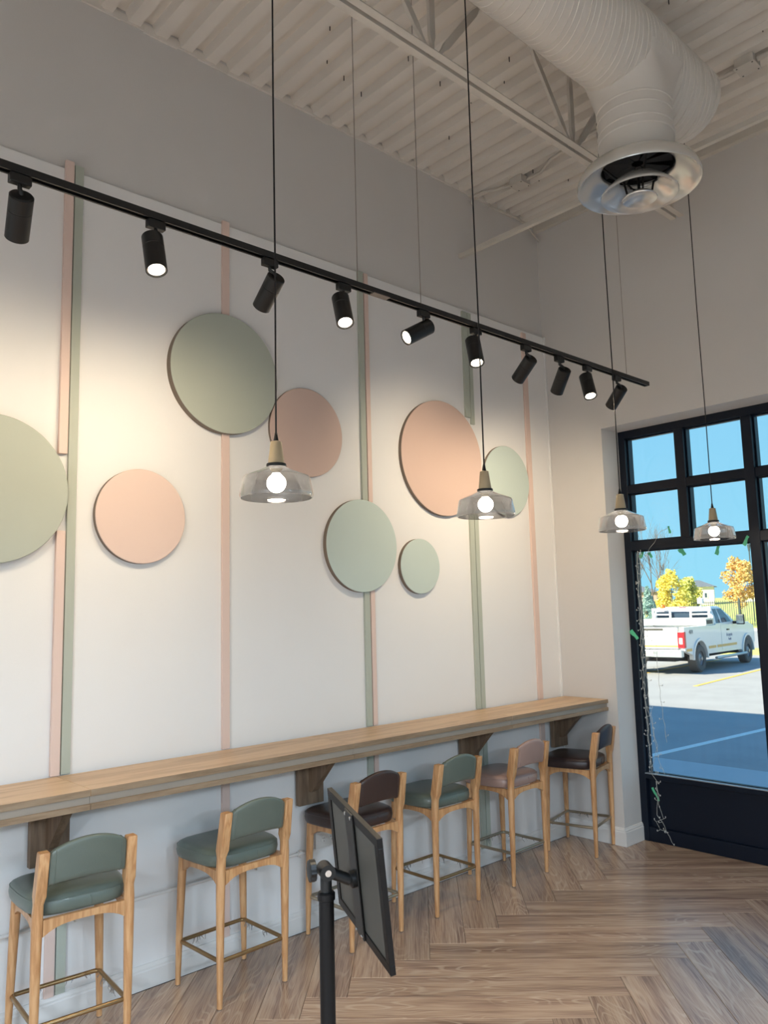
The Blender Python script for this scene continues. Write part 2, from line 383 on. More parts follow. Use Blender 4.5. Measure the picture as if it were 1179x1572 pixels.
# corner bead where the panelling stops
struct(MB().box(0.0, 0.012, YW - 0.016, YW - 0.001, 0.12, 3.955).build('trim_1', PANEL), 'slim corner trim of the panelling')
# baseboards
def base_prof(h=0.127, t=0.015): return [(0, 0), (t, 0), (t, h - 0.03), (t - 0.003, h - 0.024), (t - 0.003, h - 0.016), (t - 0.008, h - 0.006), (t - 0.010, h), (0, h)]
bb = MB(); bb.prism([(x, z) for x, z in base_prof(0.108)], 1, YB, YW)
struct(bb.build('baseboard_left', TRIMW), 'white baseboard under the bar')
bb = MB(); bb.prism([(YW - x, z) for x, z in base_prof()], 0, 0.016, 0.485 + 0.0); bb.prism([(0.485 + x, z) for x, z in base_prof()], 1, YW - 0.015, YF)
struct(bb.build('baseboard_back', TRIMW), 'white baseboard wrapping the window pier')

# corrugated deck
pitch, ph = 0.1555, 1.54
prof = []
k0 = int((YB - ph) / pitch) - 1; k1 = int((YW - ph) / pitch) + 2
for k in range(k0, k1):
    c = ph + k * pitch
    prof += [(c - 0.034, ZC), (c + 0.034, ZC), (c + 0.050, ZC + 0.05), (c + pitch - 0.050, ZC + 0.05)]
prof = [(min(max(y, YB), YW), z) for y, z in prof]
poly = prof + [(YW, 5.05), (YB, 5.05)]
ce = MB()
nP = len(prof)
ce.add([(0 - 0.02, y, z) for y, z in prof] + [(XR, y, z) for y, z in prof], [(i, i + 1, nP + i + 1, nP + i) for i in range(nP - 1)])
ce.box(-0.3, XR + 0.3, YB - 0.3, 5.66, 5.05, 5.2)
cl = ce.build('ceiling', CEIL); struct(cl, 'corrugated white painted metal roof deck')
# plaster line where the deck meets the wall, chipped
cp = MB(); y = YB
while y < YW - 0.05:
    st = random.uniform(0.05, 0.11); h = random.uniform(0.008, 0.022); d = random.uniform(0.004, 0.012)
    cp.box(-0.0215, -0.02 + d, y, min(y + st, YW - 0.01), ZC - h, ZC + 0.03); y += st
struct(cp.build('trim_2', CEIL), 'uneven caulk line under the deck')
# deck screws sticking through
sc = MB()
for i in range(90):
    x = random.uniform(0.3, 3.4); y = ph + pitch * random.randint(-2, 24) + random.uniform(0.05, 0.1)
    sc.box(x - 0.002, x + 0.002, y - 0.002, y + 0.002, ZC + 0.01, ZC + 0.042)
sc.build('deck_screw', BLACKS, cl)['kind'] = 'stuff'
# ledger at the window wall and angle along it
struct(MB().box(-0.02, XR, YW - 0.045, YW, ZC - 0.055, ZC - 0.001).build('trim_3', STEELW), 'steel ledger under the deck at the end wall')

# ------------------------------------------------------------------ storefront windows
def storefront(name, x0, x1, units, face, depth=0.12, zb=0.0, zt=3.095, detail=True, kick=0.45):
    """in local coords: runs along +X, room side is -Y at y=0"""
    root = empty(name, face); tag(root, kind='structure')
    fr = MB(); t = 0.055
    fr.box(x0, x0 + t, 0, depth, zb, zt); fr.box(x1 - t, x1, 0, depth, zb, zt); fr.box(x0 + t, x1 - t, 0, depth, zt - 0.06, zt)
    fr.box(x0 + t, x1 - t, 0, depth, 2.152, 2.222)
    fr.box(x0 + t, x1 - t, 0, depth, zb + kick, zb + kick + 0.035)
    fr.build('window_frame', FRAMEM, root, bevel=0.002)
    w = (x1 - x0) / units
    for i in range(1, units):
        xc = x0 + i * w
        MB().box(xc - 0.035, xc + 0.035, -0.004, depth, zb + kick + 0.035, zt - 0.06).build('mullion', FRAMEM, root, bevel=0.002)
    for i in range(units):
        a = x0 + i * w + (t if i == 0 else 0.035); b = x0 + (i + 1) * w - (t if i == units - 1 else 0.035); mid = x0 + (i + 0.5) * w
        MB().box(mid - 0.035, mid + 0.035, 0, depth - 0.002, 2.222, zt - 0.06).build('glazing_bar', FRAMEM, root, bevel=0.002)
        MB().box(a, b, 0.002, depth - 0.004, 2.597, 2.66).build('glazing_bar', FRAMEM, root, bevel=0.002)
        def pane(px0, px1, pz0, pz1):
            MB().box(px0, px1, 0.056, 0.060, pz0, pz1).build('pane', GLASS, root)
            bead = MB(); q = 0.011
            for bx in (px0, px1 - q): bead.box(bx, bx + q, 0.036, 0.056, pz0, pz1)
            bead.box(px0 + q, px1 - q, 0.036, 0.056, pz0, pz0 + q); bead.box(px0 + q, px1 - q, 0.036, 0.056, pz1 - q, pz1)
            if detail: bead.build('glazing_bead', FRAMEM, root)
        pane(a, b, zb + kick + 0.035, 2.152)
        for (p, q_) in ((a, mid - 0.035), (mid + 0.035, b)):
            pane(p, q_, 2.222, 2.597); pane(p, q_, 2.66, zt - 0.06)
        if kick > 0.1:
            kb = MB().box(a, b, 0.035, depth, zb + 0.1, zb + kick); kb.box(a - 0.035, b + 0.035, 0.007, depth, zb, zb + 0.1); kb.build('kick_panel', FRAMEM, root, bevel=0.003)
    if kick > 0.1:
        MB().box(x0 + t, x1 - t, -0.004, 0.05, zb + kick + 0.035, zb + kick + 0.041).build('sill_strip', noisy('aluminium_sill', (170, 176, 182), 0.3, metal=0.6), root)
    return root
w1 = storefront('window_1', 0.485, 6.467, 6, (0, YF, 0)); w1['label'] = 'dark framed storefront window with a grid of upper panes'
w2 = storefront('window_2', 0.0, 8.0, 8, (XR + 0.06, 5.1, 0), kick=0.04, zb=0.45, detail=False); w2.rotation_euler = (0, 0, -PI / 2); w2['label'] = 'dark framed window in the far right wall'

# building outside (casts the shade on the lot)
ex = MB(); ex.box(-20, -0.32, YB, 5.66, -0.4, 6.1); ex.box(-0.32, XR + 6, 5.45, 5.66, 5.21, 6.1); ex.box(XR + 0.31, XR + 6, YB, 5.66, 3.2, 5.2)
struct(ex.build('wall_facade', STUCCO), 'outer facade and parapet of the building')

# ------------------------------------------------------------------ wall art: strips and disks
def strip(y0, y1, z0, z1, t, m, label, name='wall_strip'):
    o = MB().box(0.0005, t, y0, y1, z0, z1).build(name, m, bevel=0.0015)
    return tag(o, label, 'trim strip', 'painted strips on the feature wall')
strip(1.340, 1.381, 2.518, 3.992, 0.022, PEACH, 'upper peach strip above the cut off sage disk at the left edge')
strip(1.340, 1.381, 1.043, 2.152, 0.022, PEACH, 'lower peach strip running from the leftmost disk down to the counter')
strip(1.340, 1.381, 0.110, 0.400, 0.018, PEACH, 'short peach strip under the counter behind the nearest stool')
strip(1.389, 1.431, 1.043, 3.985, 0.014, SAGE, 'full height sage strip second from the left, beside the peach strip')
strip(1.389, 1.431, 0.110, 0.400, 0.014, SAGE, 'short sage strip under the counter behind the nearest stool')
strip(2.223, 2.268, 3.37, 3.970, 0.016, PEACH, 'short peach strip above the largest upper sage disk')
strip(2.223, 2.268, 1.043, 2.76, 0.016, PEACH, 'peach strip from the large upper sage disk down to the counter')
strip(2.223, 2.268, 0.110, 0.955, 0.016, PEACH, 'peach strip below the counter behind the second green stool')
strip(3.234, 3.276, 2.43, 3.957, 0.018, SAGE, 'sage strip with a peach neighbour, above the middle pale disk')
strip(3.287, 3.322, 2.43, 3.957, 0.014, PEACH, 'peach strip paired with sage, above the middle pale disk')
strip(3.234, 3.276, 1.043, 1.87, 0.018, SAGE, 'sage strip from the middle pale disk down to the counter')
strip(3.287, 3.322, 1.043, 1.87, 0.014, PEACH, 'peach strip from the middle pale disk down to the counter')
strip(3.234, 3.276, 0.110, 0.955, 0.018, SAGE, 'sage strip below the counter behind the brown stool')
strip(3.287, 3.322, 0.110, 0.955, 0.014, PEACH, 'peach strip below the counter behind the brown stool')
strip(4.252, 4.304, 3.13, 3.935, 0.016, SAGE, 'upper left sage strip of the pair above the large peach disk')
strip(4.312, 4.348, 3.083, 3.935, 0.016, SAGE, 'upper right sage strip of the pair, reaching lower beside the peach disk')
strip(4.252, 4.296, 1.043, 2.45, 0.016, SAGE, 'left sage strip of the pair below the large peach disk')
strip(4.304, 4.345, 1.043, 2.45, 0.016, SAGE, 'right sage strip of the pair below the large peach disk')
strip(4.252, 4.296, 0.110, 0.955, 0.016, SAGE, 'left sage strip of the pair below the counter')
strip(4.304, 4.345, 0.110, 0.955, 0.016, SAGE, 'right sage strip of the pair below the counter')
strip(4.965, 5.018, 1.043, 3.930, 0.016, PEACH, 'full height peach strip nearest the window wall')
strip(4.965, 5.018, 0.110, 0.955, 0.016, PEACH, 'peach strip below the counter nearest the window wall')
def disk(y, z, r, m, label, t=0.03, x=0.0005):
    prof = [(0.0, 0), (r, 0), (r, t - 0.003), (r - 0.003, t), (0, t)]
    d = MB(); d.lathe(prof, 96, (x, y, z), 'X'); d.m = []
    for f in d.f:
        rr = max(math.hypot(d.v[i][1] - y, d.v[i][2] - z) for i in f); xx = min(d.v[i][0] for i in f)
        d.m.append(1 if (xx < x + t - 0.004 and rr > r * 0.9 and not all(abs(d.v[i][0] - x) < 1e-5 for i in f)) else 0)
    o = d.build('wall_disk', [m, EDGE], smooth=40)
    return tag(o, label, 'wall disk', 'round painted disks on the feature wall')
disk(1.046, 2.325, 0.335, SAGE, 'large sage disk cut off by the left edge of the photo', 0.045)
disk(1.755, 2.243, 0.238, PEACH, 'peach disk lowest on the left, between the leftmost strips')
disk(2.233, 3.066, 0.338, SAGE, 'largest sage disk, high on the wall over the peach strip', 0.045)
disk(2.803, 2.815, 0.270, PEACHD, 'dusty peach disk just right of the largest sage disk', 0.02)
disk(3.980, 2.790, 0.408, PEACHD, 'largest peach disk, behind the second pendant lamp', 0.03)
disk(4.685, 2.692, 0.270, SAGE2, 'sage disk partly behind the second pendant, nearest the window', 0.025)
disk(3.213, 2.148, 0.290, SAGE2, 'pale sage disk in the middle of the wall under the paired strips', 0.034)
disk(3.722, 2.029, 0.183, SAGE2, 'smallest pale sage disk, low on the wall', 0.03)

# ------------------------------------------------------------------ counter
ct = empty('bar_counter', (0, 2.0, 0)); tag(ct, 'long wall mounted oak laminate bar counter with stepped fascia', 'counter')
for a, b in ((-3.0 + 0.003, -1.5), (-1.5, -0.05), (-0.05, 1.366), (1.366, 2.79), (2.79, 4.14), (4.14, 5.281)):
    MB().box(0.0235, 0.41, a + 0.0008 - 2, b - 0.0008 - 2, 1.015, 1.042).build('worktop', [OAK, OAKE], ct, bevel=0.0012)
    MB().box(0.32, 0.398, a + 0.0006 - 2, b - 0.0006 - 2, 0.984, 1.0148).build('fascia_band', RECESS, ct)
    MB().box(0.30, 0.41, a + 0.0008 - 2, b - 0.0008 - 2, 0.960, 0.9838).build('lower_board', OAKE, ct, bevel=0.001)
    MB().box(0.001, 0.2995, a + 0.0008 - 2, b - 0.0008 - 2, 0.985, 1.0148).build('underside_board', OAKE, ct)
# front edge of worktop gets the darker edge band
for o in children(ct):
    if o.name.startswith('worktop'):
        for p in o.data.polygons:
            if p.normal.x > 0.9: p.material_index = 1
for yc, yb in ((-0.1, 0.676), (1.337, 0.676), (2.776, 0.676), (4.13, 0.676), (5.17, 0.676)):
    pl = MB().box(0.0165, 0.05, yc - 0.085 - 2, yc + 0.085 - 2, yb, 0.984).build('bracket_plate', OAKD, ct, bevel=0.0015)
    gs = MB().prism([(0.0505, 0.985), (0.292, 0.985), (0.292, 0.975), (0.085, 0.755), (0.075, 0.748), (0.0505, 0.748)], 1, yc - 0.02 - 2, yc + 0.02 - 2)
    gs.build('gusset', OAKD, pl)
# surface raceway under the counter
rc = empty('surface_raceway', (0.0, 2.0, 0.42)); tag(rc, 'thin painted conduit running along the wall below the counter', 'conduit')
def tube_y(name, x, ya, yb_, z, r, m, par, seg=12): return MB().tube([(x, ya, z), (x, (ya + yb_) / 2, z), (x, yb_, z)], r, seg).build(name, m, par, smooth=60)
tube_y('pipe', 0.026, -3 + 0.002 - 2, 2.815 - 2, 0.0, 0.0085, TRIMW, rc)
for yy in (1.45, 2.41, 2.70):
    MB().tube([(0.026, yy - 0.012 - 2, 0), (0.026, yy + 0.012 - 2, 0)], 0.0125, 12).build('coupling', TRIMW, rc, smooth=40)
    MB().box(0.001, 0.03, yy + 0.014 - 2, yy + 0.022 - 2, -0.022, 0.012).build('strap', TRIMW, rc)
ob = empty('outlet_box', (0.0, 2.885, 0.47)); tag(ob, 'white double electrical outlet box on the wall behind the brown stool', 'outlet')
MB().box(0.001, 0.045, -0.062, 0.062, -0.036, 0.036).build('box_body', PLASTIC, ob, bevel=0.003)
MB().box(0.0452, 0.049, -0.083, 0.083, -0.044, 0.044).build('cover_plate', PLASTIC, ob, bevel=0.002)
for s_ in (-1, 1):
    rcp = MB().lathe([(0, 0.049), (0.020, 0.049), (0.020, 0.0505), (0, 0.0505)], 20, (0, s_ * 0.028, 0), 'X').build('socket', PLASTIC, ob, smooth=40)
    sl_ = MB()
    for dz, dy in ((0.006, 0.004), (0.006, -0.006), (-0.009, 0.0)): sl_.box(0.0506, 0.0511, s_ * 0.028 + dy - 0.0012, s_ * 0.028 + dy + 0.0012, dz - 0.004, dz + 0.004)
    sl_.build('slot', DARKIN, rcp)

# ------------------------------------------------------------------ stools
def sup(cx, cy, z, a, b, p, n=20, tilt=0.0):
    out = []
    for i in range(n):
        t = 2 * PI * (i + 0.5) / n; c, s = math.cos(t), math.sin(t)
        x = math.copysign(abs(c) ** (2 / p), c) * a; y = math.copysign(abs(s) ** (2 / p), s) * b
        out.append((cx + x, cy + y, z + tilt * x))
    return out
def make_stool(leather, metal):
    root = empty('bar_stool')
    for s in (-1, 1):
        # rear leg and back post, one piece
        secs = [(0.006, .175, .181, .0125, .0125, 2), (0.2, .178, .181, .0165, .0165, 2), (0.45, .180, .181, .0200, .0200, 2),
                (0.60, .182, .180, .0215, .0215, 2.2), (0.648, .184, .178, .0205, .0195, 2.6), (0.672, .187, .1765, .0235, .0205, 7), (0.68, .188, .176, .0245, .0215, 12),
                (0.76, .202, .174, .0245, .0205, 12), (0.846, .217, .172, .0240, .0195, 12), (0.85, .2175, .172, .0225, .018, 12)]
        MB().loft([sup(x, s * y, z, a, b, p) for z, x, y, a, b, p in secs]).build('rear_leg', BEECH, root, smooth=35)
        secs = [(0.006, -.175, .188, .0120, .0120), (0.2, -.173, .184, .0165, .0165), (0.45, -.168, .176, .0200, .0200), (0.588, -.165, .170, .0215, .0215)]
        MB().loft([sup(x, s * y, z, a, b, 2) for z, x, y, a, b in secs]).build('front_leg', BEECH, root, smooth=35)
        for x, y in ((.175, .181), (-.175, .188)):
            MB().lathe([(0, 0), (.011, 0), (.012, .002), (.012, .0058), (0, .0058)], 14, (x, s * y, 0.0005)).build('glide', CHROME, root, smooth=40)
    def rail(P, Q, hE=0.062, hM=0.026, zt=0.589, w=0.011):
        P, Q = Vector(P), Vector(Q); d = (Q - P); n = Vector((-d.y, d.x)).normalized(); rings = []
        K = 14
        for i in range(K + 1):
            t = i / K; u = abs(2 * t - 1); c = P + d * t
            h = hM + (hE - hM) * (u ** 3.2)
            rings.append([(c.x - n.x * w, c.y - n.y * w, zt), (c.x + n.x * w, c.y + n.y * w, zt), (c.x + n.x * w, c.y + n.y * w, zt - h), (c.x - n.x * w, c.y - n.y * w, zt - h)])
        return MB().loft(rings)
    for P, Q in (((.181, -.160), (.181, .160)), ((-.165, -.149), (-.165, .149)), ((.160, -.178), (-.144, -.172)), ((.160, .178), (-.144, .172))):
        rail(P, Q).build('apron_rail', BEECH, root, smooth=40)
    # seat cushion: rings in z, wider at the front
    def seat_ring(z, k, inset, n=56):
        r = []
        for i in range(n):
            t = 2 * PI * i / n; c, s_ = math.cos(t), math.sin(t)
            x = math.copysign(abs(c) ** (2 / 5.5), c); y = math.copysign(abs(s_) ** (2 / 5.0), s_)
            X = -0.024 + x * (0.197 - inset); wd = 0.216 - 0.022 * (x + 1) / 2 - 0.010 * (x * x) - 0.014 * max(0, x) ** 4
            Yv = y * (wd - inset)
            zz = z + (k * (1 - min(1, (x * x + y * y) / 2) ** 1) if k else 0)
            r.append((X, Yv, zz))
        return r
    st = MB(); rings = [seat_ring(0.5895, 0, 0.014), seat_ring(0.592, 0, 0.005), seat_ring(0.602, 0, 0.000), seat_ring(0.622, 0, -0.003), seat_ring(0.643, 0, 0.000), seat_ring(0.655, 0, 0.007), seat_ring(0.662, 0, 0.020), seat_ring(0.666, 0, 0.045), seat_ring(0.670, 0, 0.10), seat_ring(0.672, 0, 0.15)]
    st.loft(rings); seat = st.build('seat', leather, root, smooth=60)
    MB().tube([(p[0], p[1], p[2]) for p in seat_ring(0.645, 0, 0.0004)], 0.0022, 6, closed=True).build('seat_piping', leather, seat, smooth=80)
    MB().tube([(0.1725, 0.03, 0.600), (0.1750, 0.03, 0.612), (0.1760, 0.028, 0.626), (0.1745, 0.027, 0.638)], 0.0016, 5).build('seat_seam', leather, seat, smooth=80)
    # backrest pad between the posts
    bk = MB(); K = 22; rings = []
    for i in range(K + 1):
        t = i / K * 2 - 1; y = t * 0.150
        zt = 0.842 + 0.046 * (1 - t * t) ** 0.85; zb_ = 0.716 + 0.012 * (1 - t * t); bow = 0.016 * (1 - t * t)
        th = 0.0165 * (0.82 if i in (0, K) else 1.0); sec = []
        hm = (zt - zb_) / 2; zc_ = (zt + zb_) / 2
        for j in range(24):
            a = 2 * PI * j / 24; c, s_ = math.cos(a), math.sin(a)
            xx = math.copysign(abs(c) ** (2 / 3.2), c) * th; zz = math.copysign(abs(s_) ** (2 / 7), s_) * hm
            z = zc_ + zz; lean = (z - 0.78) * 0.16
            sec.append((0.206 + bow + lean + xx, y, z))
        rings.append(sec)
    bk.loft(rings); back = bk.build('backrest', leather, root, smooth=50)
    for t in (-0.86, 0.86):
        y = t * 0.150; zt = 0.842 + 0.046 * (1 - t * t) ** 0.85; zb_ = 0.716 + 0.012 * (1 - t * t); bow = 0.016 * (1 - t * t)
        hm = (zt - zb_) / 2; zc_ = (zt + zb_) / 2; pts = []
        for j in range(24):
            a = 2 * PI * j / 24; c, s_ = math.cos(a), math.sin(a)
            xx = math.copysign(abs(c) ** (2 / 3.2), c) * 0.0168; zz = math.copysign(abs(s_) ** (2 / 7), s_) * (hm + 0.0003); z = zc_ + zz
            pts.append((0.206 + bow + (z - 0.78) * 0.16 + xx, y, z))
        MB().tube(pts, 0.0017, 5, closed=True).build('back_piping', leather, back, smooth=80)
    # footrest ring
    pts = []; rr = 0.022
    for cx, cy, a0 in ((.158, .163, 0), (-.155, .166, 90), (-.155, -.166, 180), (.158, -.163, 270)):
        sx = 1 if cx > 0 else -1; sy = 1 if cy > 0 else -1
        for k in range(5):
            a = math.radians(a0 + 90 * k / 4); pts.append((cx - sx * rr * 0 + rr * math.cos(a) - sx * rr * .35, cy + rr * math.sin(a) - sy * rr * .35, 0.2))
    MB().tube(pts, 0.0095, 8, closed=True).build('footrest', metal, root, smooth=60)
    return root
def shreds(root, seed, n=16):
    rnd = random.Random(seed); mb = MB()
    for i in range(n):
        side = rnd.choice(('F', 'R')); 
        if side == 'F': p = Vector((-0.165, rnd.uniform(-.12, .15), 0.2))
        else: p = Vector((rnd.uniform(-.13, .10), 0.172, 0.2))
        L_ = rnd.uniform(0.015, 0.045); a = rnd.uniform(0, 6.28); q = p + Vector((math.cos(a) * .012, math.sin(a) * .012, -L_))
        w_ = rnd.uniform(.002, .006); mid = (p + q) / 2 + Vector((rnd.uniform(-.01, .01), rnd.uniform(-.01, .01), 0))
        d = Vector((rnd.uniform(-1, 1), rnd.uniform(-1, 1), 0)).normalized() * w_
        mb.loft([[tuple(p - d), tuple(p + d), tuple(p + d + Vector((.0006, .0006, 0))), tuple(p - d + Vector((.0006, .0006, 0)))], [tuple(mid - d), tuple(mid + d), tuple(mid + d + Vector((.0006, .0006, 0))), tuple(mid - d + Vector((.0006, .0006, 0)))], [tuple(q - d * .3), tuple(q + d * .3), tuple(q + d * .3 + Vector((.0006, .0006, 0))), tuple(q - d * .3 + Vector((.0006, .0006, 0)))]])
    o = mb.build('torn_film', WRAP, root); o['kind'] = 'stuff'; o['label'] = 'torn clear plastic film hanging from the footrest'
STG = 'bar stools along the wall counter'
protoG = make_stool(LEATH_G, BRONZE); protoG.location = (0.266, 1.348, 0); protoG.rotation_euler.z = -0.075
tag(protoG, 'green leather bar stool nearest the camera, at the lower left corner', 'stool', STG)
def place(o, x, y, rz, label): o.location = (x, y, 0); o.rotation_euler.z = rz; tag(o, label, 'stool', STG); return o
s2 = place(copy_tree(protoG), 0.257, 2.131, 0.034, 'green leather bar stool second from the left')
s4 = place(copy_tree(protoG), 0.236, 3.562, 0.010, 'green leather bar stool between the brown one and the mauve one')
s3 = place(make_stool(LEATH_B, BRONZE2), 0.236, 2.920, 0.032, 'brown leather bar stool partly hidden by the black sign')
s5 = place(make_stool(LEATH_P, BRONZE2), 0.237, 4.247, 0.036, 'mauve pink leather bar stool, the only pale one')
s6 = place(make_stool(LEATH_D, BRONZE2), 0.268, 5.045, 0.231, 'dark brown leather bar stool in the corner by the window, turned slightly')
for i, o in enumerate((protoG, s2, s4, s3, s5, s6)): shreds(o, i + 3)

# ------------------------------------------------------------------ track lighting
TX, TZ = 1.2, 3.165
tr = empty('track_rail', (TX, 1.34, TZ)); tag(tr, 'long black lighting track hung on thin cables along the feature wall', 'light track')
a, b = YB + 0.3 - 1.34, 4.70 - 1.34
rl = MB()
rl.prism([(-.0175, 0), (-.0175, .026), (.0175, .026), (.0175, 0), (.010, 0), (.010, .004), (.0135, .004), (.0135, .021), (-.0135, .021), (-.0135, .004), (-.010, .004), (-.010, 0)], 1, a, b)
rl.build('rail_channel', BLACK, tr)
MB().box(-.018, .018, b, b + .006, 0, .0265).build('end_cap', BLACK, tr)
MB().box(-.0176, .0176, 2.33 - 1.34 - .05, 2.33 - 1.34 + .05, -.0008, .003).build('splice_cover', noisy('grey_splice', (120, 108, 100), 0.5), tr)
for yy in (-1.6, -0.2, 2.198, 2.597, 4.456):
    MB().tube([(0, yy - 1.34, .026), (0.0, yy - 1.34, 1.0), (0.0, yy - 1.34, ZC - TZ + 0.02)], 0.0022, 6).build('suspension_cable', CABLE, tr)
heads = [(0.768, (0.007), (-0.798, 0.171, -0.578), 'black track spotlight at the far left end, beside the peach strip'),
         (1.236, -0.013, (0.318, -0.035, -0.947), 'black track spotlight second from the left, its lit lens facing the room'),
         (1.730, 0.033, (-0.820, 0.063, -0.569), 'black track spotlight behind the nearest pendant cord, aimed at the wall'),
         (2.116, -0.020, (0.384, -0.150, -0.911), 'black track spotlight with lit lens left of the middle strips'),
         (2.613, 0.042, (-0.234, -0.832, -0.503), 'black track spotlight swung sideways to the left with lit lens'),
         (2.993, -0.029, (0.315, -0.185, -0.931), 'black track spotlight with lit lens behind the second pendant cord'),
         (3.410, 0.045, (-0.814, 0.217, -0.539), 'black track spotlight aimed at the wall in front of the far peach strip'),
         (3.720, 0.052, (-0.651, 0.335, -0.681), 'black track spotlight third from the right end, tilted to the wall'),
         (4.005, -0.025, (0.315, -0.208, -0.926), 'black track spotlight with lit lens second from the right end'),
         (4.331, 0.106, (-0.749, 0.316, -0.582), 'black track spotlight at the right end of the track')]
HR = 0.038
def spot_head(y, dy, d, label, watts=None):
    d = Vector(d).normalized(); t = empty('track_spotlight', (TX, y, TZ)); tag(t, label, 'spotlight', 'spotlights on the black track')
    MB().box(-.014, .014, -.034, .034, -.032, -.0005).build('adapter', BLACK, t, bevel=0.003)
    top = Vector((0, min(dy, .06), -0.064)); L_ = 0.155
    MB().tube([(0, 0, -.032), (0, 0, -.045), tuple(top * 0.7 + Vector((0, 0, -.01))), tuple(top + d * 0.012)], 0.0075, 8).build('swivel_arm', BLACK, t, smooth=50)
    q = d.to_track_quat('Z', 'Y').to_euler()
    body = MB().lathe([(0, 0), (HR - .004, 0), (HR, .004), (HR, .052), (HR - .0012, .053), (HR - .0012, .055), (HR, .056), (HR, L_ - .001), (HR - .001, L_), (HR - .0035, L_), (HR - .0045, L_ - .004), (HR - .007, L_ - .028), (0, L_ - .030)], 36)
    o = body.build('lamp_body', BLACK, t, smooth=35, loc=tuple(top), rot=q)
    ring = MB().lathe([(HR - .0046, L_ - .0045), (HR - .0074, L_ - .024), (HR - .011, L_ - .026), (HR - .0085, L_ - .0045)], 36, closed=True).build('reflector', SATIN, o, smooth=50)
    ln = MB().lathe([(0, L_ - .0255), (HR - .009, L_ - .0255), (HR - .009, L_ - .0225), (0, L_ - .016)], 32).build('lens', SPOTE, o, smooth=50)
    ld = bpy.data.lights.new('spot_beam', 'SPOT'); ld.energy = watts or SPOT_W; ld.color = (1.0, 0.82, 0.58); ld.spot_size = math.radians(112); ld.spot_blend = 1.0; ld.shadow_soft_size = 0.03
    lo = bpy.data.objects.new('spot_beam', ld); COL.objects.link(lo); lo.parent = t
    lo.location = top + d * (L_ + 0.004); lo.rotation_euler = (-d).to_track_quat('Z', 'Y').to_euler()
for h in heads: spot_head(*h)

# ------------------------------------------------------------------ pendants
def make_pendant():
    root = empty('pendant_lamp')
    MB().tube([(0, 0, .222), (0.0015, 0.001, .9), (-0.0015, 0, 1.6), (0.001, 0, 2.3), (0, 0, ZC - 2.15 + .01)], 0.0034, 8).build('cord', CORD, root, smooth=60)
    MB().lathe([(0, .204), (.0095, .204), (.0095, .208), (.006, .226), (.0045, .236), (0, .236)], 16).build('cord_grip', BLACK, root, smooth=50)
    MB().lathe([(0, .124), (.0285, .124), (.0285, .130), (.0195, .2035), (.018, .2045), (0, .2045)], 32).build('wooden_neck', BEECHC, root, smooth=40)
    MB().lathe([(0.012, .113), (.0345, .113), (.0355, .116), (.0355, .1215), (.0345, .124), (0.012, .124)], 32, closed=True).build('collar', BLACK, root, smooth=40)
    MB().lathe([(0, .090), (.016, .090), (.018, .1125), (0, .1125)], 20).build('lamp_holder', GREYBOARD, root, smooth=40)
    outer = [(.032, .1135), (.045, .108), (.075, .094), (.108, .081), (.1175, .076), (.121, .068), (.126, .040), (.130, .018), (.131, .010), (.129, .002), (.126, .000)]
    inner = [(.1245, .001), (.1265, .006), (.1275, .012), (.1275, .018), (.1235, .040), (.1185, .067), (.1155, .0735), (.107, .0785), (.0745, .0915), (.0445, .1055), (.032, .111)]
    MB().lathe(outer + inner, 64, closed=True).build('glass_shade', SMOKE, root, smooth=24)
    R_ = .034; c = .054
    prof = [(0, c - R_)] + [(R_ * math.sin(PI * k / 14), c - R_ * math.cos(PI * k / 14)) for k in range(1, 13)] + [(.0140, .0895), (0, .0895)]
    MB().lathe(prof, 28).build('bulb', BULBE, root, smooth=80)
    return root
pd = make_pendant(); PG = 'glass pendant lamps above the bar'
for i, (x, y, lb) in enumerate(((1.437, 1.589, 'nearest and largest glass pendant lamp, hanging before the peach disk'), (1.465, 2.698, 'second glass pendant lamp, hanging before the largest peach disk'),
                            (1.415, 3.920, 'third glass pendant lamp, overlapping the left edge of the window'), (1.413, 5.056, 'farthest glass pendant lamp, hanging in front of the window panes'))):
    o = pd if i == 0 else copy_tree(pd)
    o.location = (x, y, 2.15); tag(o, lb, 'pendant lamp', PG)

# ------------------------------------------------------------------ bar joist
def joist(x, label, yend=5.05):
    j = empty('bar_joist', (x, 2.0, 4.40)); tag(j, label, 'roof joist')
    def angle(side, z, up, ya, yb_):
        s = side; z1 = z + up * 0.004; z2 = z + up * 0.045
        wd = .048 if up > 0 else .034
        P = [(s * .010, z), (s * wd, z), (s * wd, z1), (s * .014, z1), (s * .014, z2), (s * .010, z2)]
        return MB().prism(P, 1, ya - 2, yb_ - 2)
    for s in (-1, 1):
        angle(s, 0, 1, YB + .01, yend).build('bottom_chord', STEELW, j)
        angle(s, ZC - 4.40 - .001, -1, YB + .01, YW - .01).build('top_chord', STEELW, j)
    def web(y0, z0, y1, z1, w=0.021):
        p = Vector((0, y0 - 2, z0)); q = Vector((0, y1 - 2, z1)); d = (q - p).normalized(); n = d.cross(Vector((1, 0, 0)))
        rings = []
        for t, ww, tx in ((0, .008, .009), (.12, .009, .009), (.2, w * .9, .0085), (.8, w * .9, .0085), (.88, .009, .009), (1, .008, .009)):
            c = p.lerp(q, t); rings.append([tuple(c + n * ww + Vector((tx, 0, 0))), tuple(c - n * ww + Vector((tx, 0, 0))), tuple(c - n * ww - Vector((tx, 0, 0))), tuple(c + n * ww - Vector((tx, 0, 0)))])
        MB().loft(rings).build('web_member', STEELW, j)
    P = 1.19; y = 2.60 - 4 * P; zt = ZC - 4.40 - .02
    while y < 5.0:
        if y > YB + .6: web(y, .02, y, zt); 
        if y - .42 > YB: web(y - .03, .02, y - .40, zt)
        if y + .42 < YW: web(y + .03, .02, y + .40, zt)
        y += P
